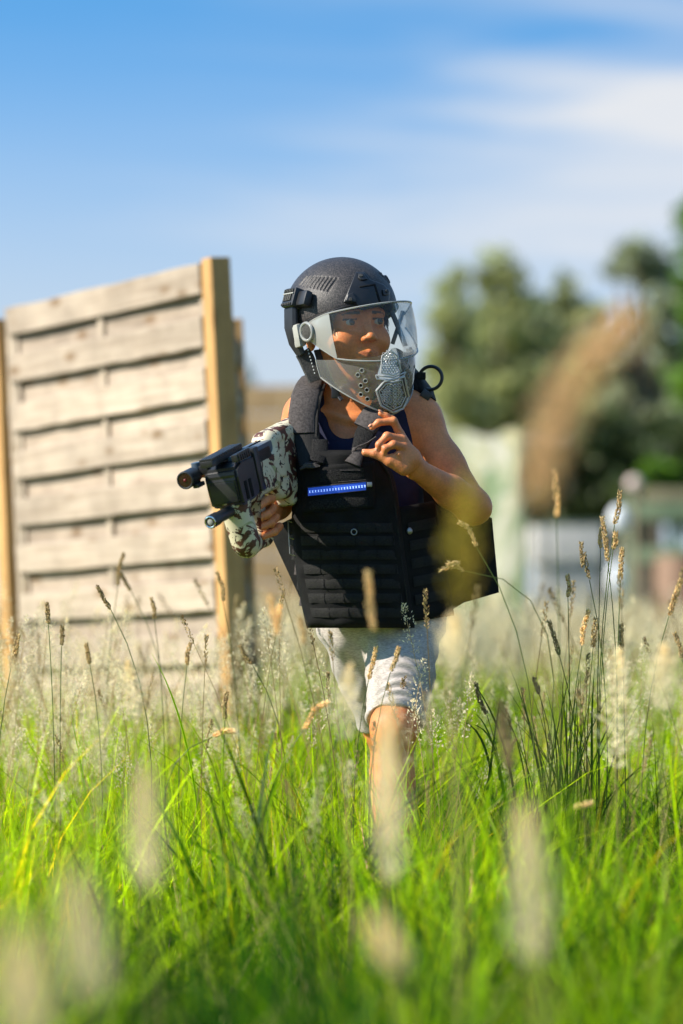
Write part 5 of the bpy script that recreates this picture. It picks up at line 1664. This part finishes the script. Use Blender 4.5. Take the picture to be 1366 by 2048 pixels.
def spike(rg, P_, rad, n, sz, tone=1.0):
    """dense cylindrical seed head along the path P_: overlapping three-sided spikelets"""
    V, F, C = [], [], []
    P_ = [np.array(p, dtype=float) for p in P_]
    for q in range(n):
        t = q / n; x = t * (len(P_) - 1); i = min(int(x), len(P_) - 2)
        c0 = P_[i] + (P_[i + 1] - P_[i]) * (x - i); ax = P_[i + 1] - P_[i]; ax = ax / np.linalg.norm(ax)
        d = rg.normal(size=3); d -= ax * (d @ ax); d /= np.linalg.norm(d) + 1e-9
        env = rad * (0.45 + 0.55 * math.sin(math.pi * (0.12 + 0.80 * t))) * (0.55 + 0.8 * abs(math.sin(q * 0.37)))
        o_ = ax * 0.9 + d * 0.45; o_ /= np.linalg.norm(o_)
        s1 = np.cross(o_, d); s1 /= np.linalg.norm(s1) + 1e-9
        b = c0 + d * env * 0.35; l = sz * (0.75 + 0.5 * rg.random()); w = sz * 0.26
        n0 = len(V)
        V += [tuple(b), tuple(b + o_ * l * 0.45 + s1 * w + d * w * 0.4), tuple(b + o_ * l * 0.45 - s1 * w + d * w * 0.4), tuple(b + o_ * l + d * env * 0.2), tuple(b + o_ * l * 0.45 + d * w * 1.5)]
        F += [(n0, n0 + 1, n0 + 4), (n0, n0 + 4, n0 + 2), (n0 + 1, n0 + 3, n0 + 4), (n0 + 4, n0 + 3, n0 + 2)]
        tt = tone * (0.55 + 0.8 * rg.random()); C += [(tt, tt * (0.88 + 0.14 * rg.random()), tt * 0.85)] * 5
    return V, F, C

def clump(name, col_, parts, mats):
    V, F, C, Mi = join(parts)
    me = fast_mesh(name, V, F, smooth=True)
    for m in mats: me.materials.append(m)
    me.polygons.foreach_set('material_index', np.array(Mi, dtype=np.int32))
    o = bpy.data.objects.new(name, me); col_.objects.link(o); set_col(o, C)
    return o

gr_ = np.random.default_rng(5)
c_lush = bpy.data.collections.new('lush_clumps'); c_pan = bpy.data.collections.new('panicle_clumps'); c_str = bpy.data.collections.new('straw_clumps')
for i in range(8):
    k0, k1 = ((0.7, 0.72, 0.6), (1.5, 1.25, 1.0)) if i < 5 else ((0.03, 0.09, 0.3), (0.13, 0.26, 0.6))  # last clumps darkened to paint the shade of grass hollows
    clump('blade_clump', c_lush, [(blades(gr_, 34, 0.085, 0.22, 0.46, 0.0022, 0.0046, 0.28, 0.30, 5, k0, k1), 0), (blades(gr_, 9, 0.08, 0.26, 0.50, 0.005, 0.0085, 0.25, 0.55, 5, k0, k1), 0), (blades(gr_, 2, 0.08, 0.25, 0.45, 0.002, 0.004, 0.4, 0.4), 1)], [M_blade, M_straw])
c_broad = bpy.data.collections.new('broad_clumps')
for i in range(8):
    k0, k1 = ((0.55, 0.66, 0.6), (1.45, 1.3, 1.0)) if i < 5 else ((0.03, 0.09, 0.3), (0.13, 0.26, 0.6))  # the same dark tones, hollow shade painted into the blades
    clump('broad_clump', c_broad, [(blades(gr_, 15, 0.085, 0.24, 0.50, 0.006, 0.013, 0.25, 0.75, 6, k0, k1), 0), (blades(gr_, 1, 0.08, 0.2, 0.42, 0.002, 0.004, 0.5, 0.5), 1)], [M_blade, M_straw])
for i in range(6):
    parts = []
    for q in range(5):
        h = 0.44 + 0.24 * gr_.random(); az = gr_.random() * 6.28
        Pp = stem_path(gr_, h, 0.10 + 0.16 * gr_.random(), az, *(gr_.normal(size=2) * 0.05))
        parts.append((strip(Pp, 0.0013, gr_, (1.0, 0.9, 0.8)), 1))
        e = Pp[-1] - Pp[-2]; e /= np.linalg.norm(e)
        Lp = 0.08 + 0.06 * gr_.random()
        parts.append((panicle(gr_, Pp[-1] + e * Lp * 0.35, Pp[-1] - e * Lp * 0.65, 0.018 + 0.016 * gr_.random(), 110, 0.0055), 0))
    clump('panicle_clump', c_pan, parts, [M_plume, M_straw])
for i in range(5):
    parts = [(blades(gr_, 7, 0.06, 0.25, 0.5, 0.0016, 0.003, 0.3, 0.3), 0)]
    for q in range(2):
        h = 0.46 + 0.24 * gr_.random(); az = gr_.random() * 6.28
        Pp = stem_path(gr_, h, 0.08 + 0.2 * gr_.random(), az, *(gr_.normal(size=2) * 0.05))
        parts.append((strip(Pp, 0.0014, gr_, (0.6, 0.55, 0.45)), 0))
        e = Pp[-1] - Pp[-2]; e /= np.linalg.norm(e)
        parts.append((spike(gr_, [Pp[-1] - e * 0.02, Pp[-1] + e * 0.02, Pp[-1] + e * (0.03 + 0.02 * gr_.random())], 0.004, 60, 0.006, 0.9), 0))
    clump('straw_clump', c_str, parts, [M_straw])

def vnoise(x, y, s, seed=0):
    return (np.sin(x * 1.7 * s + seed + 1.3 * np.sin(y * 1.1 * s + seed * 2)) + np.sin(y * 2.3 * s - seed + 1.1 * np.sin(x * 0.9 * s + seed)) + 0.6 * np.sin((x + y) * 3.9 * s + seed * 3)) / 2.6

def scatter_pts(d0, d1, dens, keep, smin, smax, far=1.0):
    """points in the wedge the picture could see, a good step wider on both sides"""
    area = (d1 ** 2 - d0 ** 2) * 0.095 + 2.0 * (d1 - d0) * far
    n = int(area * dens)
    # sample D with density proportional to the width
    D = d0 + (d1 - d0) * gr_.random(n * 3)
    w = 0.095 * D + 1.0 * far
    D = D[gr_.random(n * 3) < w / w.max()][:n]
    w = 0.095 * D + 1.0 * far
    x = (gr_.random(len(D)) * 2 - 1) * w
    k = gr_.random(len(D)) < keep(x, D)
    x, D = x[k], D[k]
    return np.stack([x, D, np.zeros(len(D)) - 0.01], 1), smin + (smax - smin) * gr_.random(len(D))

def scatter(name, label, col_, sets, mats_, patchy=False):
    pos = np.concatenate([s_[0] for s_ in sets]); scl = np.concatenate([s_[1] for s_ in sets])
    n = len(pos); me = bpy.data.meshes.new(name)
    me.vertices.add(n); me.vertices.foreach_set('co', pos.astype(np.float32).ravel())
    a = me.attributes.new('rot', 'FLOAT_VECTOR', 'POINT')
    rt = np.stack([gr_.normal(size=n) * 0.06, gr_.normal(size=n) * 0.06, gr_.random(n) * 6.283], 1).astype(np.float32)
    a.data.foreach_set('vector', rt.ravel())
    pk = gr_.integers(0, 100, n)
    if patchy:      # clump colours vary by patch; the darkest clumps also paint shade into hollows
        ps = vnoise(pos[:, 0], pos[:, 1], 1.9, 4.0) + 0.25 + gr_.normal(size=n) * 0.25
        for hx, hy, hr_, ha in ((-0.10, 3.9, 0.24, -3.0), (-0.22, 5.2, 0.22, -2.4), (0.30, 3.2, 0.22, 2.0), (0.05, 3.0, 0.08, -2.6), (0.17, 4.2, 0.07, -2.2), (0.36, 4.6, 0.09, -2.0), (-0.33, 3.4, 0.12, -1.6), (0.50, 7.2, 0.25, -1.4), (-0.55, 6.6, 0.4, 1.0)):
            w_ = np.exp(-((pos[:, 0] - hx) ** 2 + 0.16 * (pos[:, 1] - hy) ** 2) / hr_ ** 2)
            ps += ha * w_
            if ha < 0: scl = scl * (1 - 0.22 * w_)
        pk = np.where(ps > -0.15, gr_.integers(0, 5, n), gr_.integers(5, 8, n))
        scl = scl * (1 + 0.16 * vnoise(pos[:, 0], pos[:, 1], 2.7, 1.0))
    a = me.attributes.new('pick', 'INT', 'POINT'); a.data.foreach_set('value', pk.astype(np.int32))
    a = me.attributes.new('scl', 'FLOAT', 'POINT'); a.data.foreach_set('value', scl.astype(np.float32))
    me.update()
    o = bpy.data.objects.new(name, me); COL.objects.link(o); tag(o, label, None, None, 'stuff')
    ng = bpy.data.node_groups.new(name + '_nodes', 'GeometryNodeTree')
    ng.interface.new_socket('Geometry', in_out='INPUT', socket_type='NodeSocketGeometry')
    ng.interface.new_socket('Geometry', in_out='OUTPUT', socket_type='NodeSocketGeometry')
    N_, L2 = ng.nodes, ng.links
    gi, go = N_.new('NodeGroupInput'), N_.new('NodeGroupOutput')
    ci = N_.new('GeometryNodeCollectionInfo'); ci.inputs['Collection'].default_value = col_
    ci.inputs['Separate Children'].default_value = True; ci.inputs['Reset Children'].default_value = True
    ip = N_.new('GeometryNodeInstanceOnPoints'); ip.inputs['Pick Instance'].default_value = True
    def attr_node(nm, ty):
        q = N_.new('GeometryNodeInputNamedAttribute'); q.data_type = ty; q.inputs['Name'].default_value = nm
        return [s_ for s_ in q.outputs if s_.enabled and s_.name == 'Attribute'][0]
    L2.new(gi.outputs[0], ip.inputs['Points']); L2.new(ci.outputs[0], ip.inputs['Instance'])
    L2.new(attr_node('rot', 'FLOAT_VECTOR'), ip.inputs['Rotation']); L2.new(attr_node('scl', 'FLOAT'), ip.inputs['Scale'])
    L2.new(attr_node('pick', 'INT'), ip.inputs['Instance Index'])
    L2.new(ip.outputs[0], go.inputs[0])
    md = o.modifiers.new('scatter', 'NODES'); md.node_group = ng
    for m in mats_: me.materials.append(m)
    return o

one = lambda x, y: np.ones(len(x))
pat = lambda x, y: np.clip(0.80 + 0.6 * vnoise(x, y, 1.6, 2.0), 0.25, 1)
pat2 = lambda x, y: np.clip(0.5 + 0.8 * vnoise(x, y, 1.1, 5.0), 0.08, 1)
pat3 = lambda x, y: np.clip(0.62 + 1.0 * vnoise(x, y, 2.6, 7.0), 0.04, 1)
scatter('meadow_grass', 'bright green tall meadow grass', c_lush,
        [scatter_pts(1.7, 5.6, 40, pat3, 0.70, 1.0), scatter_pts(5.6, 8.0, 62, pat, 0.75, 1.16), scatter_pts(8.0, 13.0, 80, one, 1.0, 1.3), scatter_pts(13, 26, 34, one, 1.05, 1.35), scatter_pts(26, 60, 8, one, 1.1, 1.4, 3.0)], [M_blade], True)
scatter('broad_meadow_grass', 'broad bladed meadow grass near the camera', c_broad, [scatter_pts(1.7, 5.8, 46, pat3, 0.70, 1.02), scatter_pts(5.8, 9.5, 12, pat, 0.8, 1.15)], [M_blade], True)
scatter('pale_seed_grass', 'pale feathery seed heads over the meadow', c_pan,
        [scatter_pts(4.4, 6.0, 2.0, pat2, 0.75, 0.95), scatter_pts(6.0, 8.6, 22, pat2, 0.62, 1.05), scatter_pts(7.6, 9.9, 34, lambda x, y: np.where(x < -0.22, 1.0, 0.12), 0.62, 1.05), scatter_pts(8.6, 14.0, 15, pat, 0.85, 1.12), scatter_pts(14, 26, 12, one, 0.98, 1.2), scatter_pts(26, 60, 6, one, 1.1, 1.35, 3.0)], [M_plume])
scatter('dry_stalk_grass', 'thin dry stalks among the green grass', c_str,
        [scatter_pts(4.2, 6.0, 1.5, pat2, 0.8, 1.0), scatter_pts(6.0, 12.0, 11, one, 0.65, 1.1), scatter_pts(12, 26, 5, one, 0.95, 1.2)], [M_straw])

# ------------------------------------------------------------------ single stalks that stand out
def stalk(label, u0, v0, u1, v1, D, rad=0.0036, tone=1.0, via=None, ub=None, n=None, mat_=None, group='single seed stalks', green=True, sz=0.0065, name='seed_stalk', stem_r=0.0008):
    """seed head from tip (u0, v0) to its base (u1, v1), stem on down to the ground at column ub"""
    rg = np.random.default_rng(int(u0 * 7 + v0))
    tip, bs = pt(u0, v0, D), pt(u1, v1, D)
    vd = (bs - tip)
    ub = ub if ub is not None else u1 + (u1 - u0) * 1.2
    ft = pt(ub, 1250, D); ft.z = -0.02
    root = empty(name, (ft.x, ft.y, 0), label, 'grass stalk', group)
    c1 = bs + vd.normalized() * (bs - ft).length * 0.4
    pts = []
    for k in range(9):
        t = k / 8
        pts.append(bs * (1 - t) ** 2 + c1 * (2 * t * (1 - t)) + ft * t ** 2)
    sb = MB().tube(pts, [stem_r + 0.0005 * k / 8 for k in range(9)], 5)
    so_ = sb.build('stem', M_stemg if green else M_straw, root)
    set_col(so_, [(0.8, 0.8, 0.7)] * len(so_.data.vertices))
    L = vd.length
    P_ = [np.array(bs), np.array(tip)] if via is None else [np.array(bs)] + [np.array(pt(u, v, D)) for u, v in via] + [np.array(tip)]
    if len(P_) == 2:
        sd_ = np.array((rg.normal() * 0.06 * L, 0, 0)); P_ = [P_[0], P_[0] * 0.5 + P_[1] * 0.5 + sd_, P_[1]]
    n = n or int(60 + L * 1500)
    V, F, C = spike(rg, P_, rad, n, sz, tone * 1.25 + 0.15)
    so_ = mesh_obj('seed_head', V, F, mat_ or M_straw, root, smooth=False); set_col(so_, C)
    return root

S = [
 ('thick pale tan seed head floating alone right of the elbow', 1110, 942, 1113, 1036, 6.2, 0.0055, 1.25, None, 1118),
 ('tallest dark golden seed head in the cluster at the right', 1240, 984, 1229, 1050, 7.2, 0.0042, 0.75, None, 1218),
 ('golden seed head left of the tallest one in the right cluster', 1205, 1036, 1216, 1124, 7.25, 0.0040, 1.0, [(1211, 1080)], 1210),
 ('slim seed head hanging close left of the golden one', 1202, 1060, 1201, 1098, 7.3, 0.0022, 0.9, None, 1190),
 ('brown ragged seed head just below the tallest one', 1231, 1066, 1226, 1100, 7.2, 0.0045, 0.9, None, 1216),
 ('pale seed head at the right side of the right cluster', 1244, 1098, 1241, 1160, 7.1, 0.0036, 1.3, None, 1238),
 ('curved dark seed head left of the right cluster', 1162, 1086, 1179, 1160, 7.25, 0.0034, 0.7, [(1168, 1108), (1166, 1130)], 1178),
 ('short brown seed head below the curved dark one', 1135, 1152, 1136, 1196, 7.3, 0.0030, 0.9, None, 1140),
 ('heavy golden seed head leaning in from the right edge', 1362, 1160, 1338, 1232, 7.0, 0.0050, 1.2, [(1350, 1195)], 1310),
 ('thin dark seed head leaning left between the knee and the right cluster', 1098, 1243, 1119, 1312, 7.3, 0.0030, 0.6, None, 1140),
 ('small dark seed head below the right end of the right cluster', 1243, 1250, 1245, 1304, 7.3, 0.0026, 0.6, None, 1248),
 ('dark golden seed head low at the right edge', 1350, 1268, 1364, 1318, 7.2, 0.0036, 0.75, None, 1372),
 ('bushy tan seed head at the foot of the right cluster', 1192, 1238, 1186, 1296, 7.2, 0.0050, 1.0, None, 1186),
 ('speckled pale seed head left of the bushy tan one', 1177, 1222, 1164, 1292, 7.2, 0.0040, 1.15, None, 1160),
 ('dark slanted seed head right of the shorts', 952, 1368, 974, 1430, 7.3, 0.0030, 0.55, None, 990),
 ('small blackish seed head in the dark tuft', 1068, 1358, 1079, 1390, 7.3, 0.0030, 0.45, None, 1090),
 ('nodding seed head in front of the black side flap under the elbow', 920, 1046, 953, 1094, 6.9, 0.0030, 1.2, [(938, 1056)], 1000),
 ('arched pale seed head on the dark side of the vest', 880, 1140, 930, 1142, 6.8, 0.0034, 1.15, [(896, 1126), (915, 1128)], 950),
 ('thick blurred tan seed head in front of the vest bottom', 737, 1146, 748, 1262, 5.5, 0.0055, 1.2, None, 752),
 ('dark upright seed head near the left fence post', 94, 1208, 97, 1250, 7.3, 0.0032, 0.7, None, 108),
 ('slim dark seed head slanting over the lower fence boards', 196, 1174, 222, 1220, 7.4, 0.0024, 0.6, None, 260),
 ('blurred dark seed head in front of the middle of the fence', 247, 1108, 236, 1172, 8.3, 0.0032, 0.55, None, 232),
 ('drooping dark seed head beside the middle fence batten', 243, 1150, 262, 1182, 8.3, 0.0028, 0.5, None, 285),
 ('stout brown seed head in front of the left fence post', 36, 1272, 22, 1334, 7.2, 0.0042, 0.8, None, 20),
 ('tiny dark seed head between the left post and the fence boards', 124, 1254, 123, 1292, 7.4, 0.0024, 0.6, None, 126),
 ('thin grey seed head before the fence middle', 303, 1198, 309, 1240, 7.9, 0.0020, 0.7, None, 318),
 ('short brown seed head right of the fence middle', 380, 1288, 374, 1332, 7.6, 0.0030, 0.8, None, 372),
 ('pair of brown flecks seed head on the right fence post', 434, 1146, 446, 1204, 8.0, 0.0034, 0.8, None, 470),
 ('dry straw coloured seed head in front of the shorts', 797, 1296, 781, 1344, 6.9, 0.0030, 1.1, None, 772),
 ('slender dry seed head along the inner edge of the shorts', 752, 1296, 737, 1360, 7.0, 0.0020, 1.0, None, 730),
 ('long dark seed head in the grass below the right fence post', 453, 1386, 450, 1440, 7.0, 0.0030, 0.55, None, 452),
 ('pale bent seed head in the grass left of the leg', 654, 1406, 607, 1460, 6.7, 0.0036, 1.4, [(630, 1416)], 600),
 ('pale flat seed head lying over below the right fence post', 468, 1462, 425, 1474, 6.8, 0.0036, 1.3, [(446, 1462)], 450),
 ('blurred tan seed head left of the vest, nearest the fence post', 542, 1196, 556, 1272, 5.6, 0.0034, 1.2, None, 566),
 ('blurred pale seed head left of the vest flap', 560, 1212, 552, 1270, 6.0, 0.0034, 1.3, None, 548),
 ('blurred tan seed head standing close to the vest corner', 600, 1236, 608, 1290, 5.8, 0.0036, 1.2, None, 612),
 ('brown seed head in the gap right of the right fence post', 480, 1292, 505, 1330, 7.6, 0.0026, 0.7, None, 520),
 ('reddish brown seed head low before the fence', 172, 1290, 180, 1330, 7.6, 0.0034, 0.9, None, 186),
 ('small reddish seed head in the grass right of the dark tuft', 1184, 1606, 1146, 1614, 6.2, 0.0034, 1.2, None, 1150),
]
for L_s in S: stalk(*L_s)

# big blurred seed heads close to the camera
def plume(label, u0, v0, u1, v1, D, wid, n, tone, m=None, bend=None, ub=None, sz=0.007):
    rg = np.random.default_rng(int(u0 + v0 * 3))
    tip, bs = np.array(pt(u0, v0, D)), np.array(pt(u1, v1, D))
    ub = ub if ub is not None else u1
    ft = np.array(pt(ub, 1250, D)); ft[2] = -0.02
    root = empty('feathery_seed_stalk', (ft[0], ft[1], 0), label, 'grass stalk', 'blurred seed stalks close to the camera')
    sb = MB().tube([bs, bs * 0.5 + ft * 0.5 + np.array((0.01, 0, 0)), ft], [0.0009, 0.0012, 0.0014], 5).build('stem', M_straw, root)
    set_col(sb, [(0.8, 0.8, 0.7)] * len(sb.data.vertices))
    if bend is None: V, F, C = panicle(rg, tip, bs, wid, n, sz, tone)
    else:
        b = np.array(pt(*bend, D)); V, F, C = [], [], []
        K = 16; Q = [bs * (1 - t) ** 2 + b * 2 * t * (1 - t) + tip * t * t for t in np.linspace(0, 1, K + 1)]
        for k in range(K):
            v, f, c = panicle(rg, Q[k + 1] + (Q[k + 1] - Q[k]) * 0.7, Q[k], wid * (0.55 + 0.9 * math.sin(math.pi * (0.15 + 0.75 * k / K))), n // K, sz, tone)
            o0 = len(V); V += v; F += [tuple(i + o0 for i in q) for q in f]; C += c
    h_ = mesh_obj('seed_head', V, F, m or M_plume, root, smooth=False); set_col(h_, C)
M_gold = leaf_mat('golden_head', (0.70, 0.49, 0.26), (0.76, 0.53, 0.27), 0.1, True, 0.35, 0.7)
M_oliveh = leaf_mat('olive_golden_head', (0.56, 0.42, 0.06), (0.66, 0.50, 0.05), 0.1, True, 0.4, 0.7)
plume('big bent golden brown seed head blurred in front of the trees', 1262, 640, 1075, 1020, 3.0, 0.022, 1900, 1.05, M_gold, (1100, 770), 1050, 0.0065)
plume('olive yellow blurred seed head in front of the vest side and forearm', 935, 950, 918, 1210, 3.4, 0.026, 190, 1.0, M_oliveh, None, 900, 0.008)
plume('pale grey blurred seed head hiding the lower leg', 775, 1410, 782, 1760, 4.0, 0.026, 1050, 1.1)
plume('pale blurred seed head left of the dark green hollow', 290, 1530, 298, 1780, 3.4, 0.022, 620, 1.1)
plume('tan blurred seed head at the lower left', 150, 1740, 190, 2010, 2.6, 0.020, 520, 1.05)
plume('tan blurred seed head in the bottom left corner', 40, 1850, 60, 2100, 2.2, 0.020, 560, 1.1)
plume('pale blurred seed head in the lower right middle', 1050, 1610, 1070, 1930, 3.2, 0.024, 700, 1.05)
plume('whitish feathery seed head right of the dark tuft', 1240, 1300, 1232, 1540, 5.9, 0.040, 620, 1.05)
plume('whitish feathery seed head at the right edge', 1330, 1290, 1318, 1420, 5.4, 0.040, 600, 1.05)
plume('brown blurred seed head left of the dark tuft', 1000, 1400, 1022, 1540, 5.2, 0.014, 500, 0.6, M_straw)
plume('small blurred pale seed head at the bottom middle', 745, 1830, 805, 1940, 2.9, 0.012, 340, 1.2)
plume('pale blurred seed head between fence and child', 700, 1330, 690, 1480, 5.4, 0.030, 420, 1.0)
plume('pale feathery seed head below the fence middle', 255, 1320, 270, 1450, 6.3, 0.030, 500, 1.0)
plume('pale blurred seed head at the vest corner and shorts side', 910, 1230, 900, 1330, 4.6, 0.026, 360, 1.05)

# dark leaning tuft of broad blades at the right
tuft = empty('grass_tuft', tuple(gp(1130, 7.25)), 'dark green tuft of broad grass blades right of the child', 'grass tuft')
M_dkblade = leaf_mat('dark_grass_blade', (0.05, 0.10, 0.014), (0.12, 0.22, 0.015), 0.1, True, 0.35, 0.4)
rt_ = np.random.default_rng(3)
def arc_blade(par, u0, v0, u1, v1, u2, v2, D, w, m=M_dkblade, name='blade'):
    a, b, c = pt(u0, v0, D), pt(u1, v1, D), pt(u2, v2, D)
    V = []; n_ = 9
    for k in range(n_ + 1):
        t = k / n_; p = a * (1 - t) ** 2 + b * (2 * t * (1 - t)) + c * t * t
        ww = w * (1 - t ** 2.2) * 0.5 + 0.0002
        V += [p + Vector((-ww * 0.8, -ww * 0.6, 0)), p + Vector((0, ww * 0.5, -ww * 0.2)), p + Vector((ww * 0.8, -ww * 0.6, 0))]
    F = []
    for k in range(n_):
        F += [(3 * k, 3 * k + 1, 3 * k + 4, 3 * k + 3), (3 * k + 1, 3 * k + 2, 3 * k + 5, 3 * k + 4)]
    o = mesh_obj(name, V, F, m, par); set_col(o, [(1, 1, 1)] * len(V)); return o
for k in range(36):
    ub = 1130 + rt_.normal() * 38
    lean_ = rt_.normal() * 60 + (ub - 1130) * 0.7
    vt = 1330 + abs(rt_.normal()) * 90
    arc_blade(tuft, ub, 1700, ub + lean_ * 0.15, (1700 + vt) / 2 - 40, ub + lean_, vt, 7.25 + rt_.normal() * 0.12, 0.0022 + 0.003 * rt_.random())
for q in ((985, 1560, 960, 1400, 880, 1460), (1000, 1560, 990, 1420, 905, 1455), (1010, 1600, 985, 1440, 945, 1425), (975, 1580, 990, 1460, 1000, 1400), (1030, 1600, 1010, 1440, 935, 1350), (1090, 1600, 1060, 1450, 1040, 1372), (1185, 1600, 1180, 1420, 1190, 1330)):
    arc_blade(tuft, *q, 7.2, 0.006)
lone = empty('grass_shoot', tuple(gp(385, 7.1)), 'single long green blade rising in front of the lower fence', 'grass blade')
arc_blade(lone, 395, 1620, 372, 1420, 303, 1306, 7.1, 0.006, M_blade)
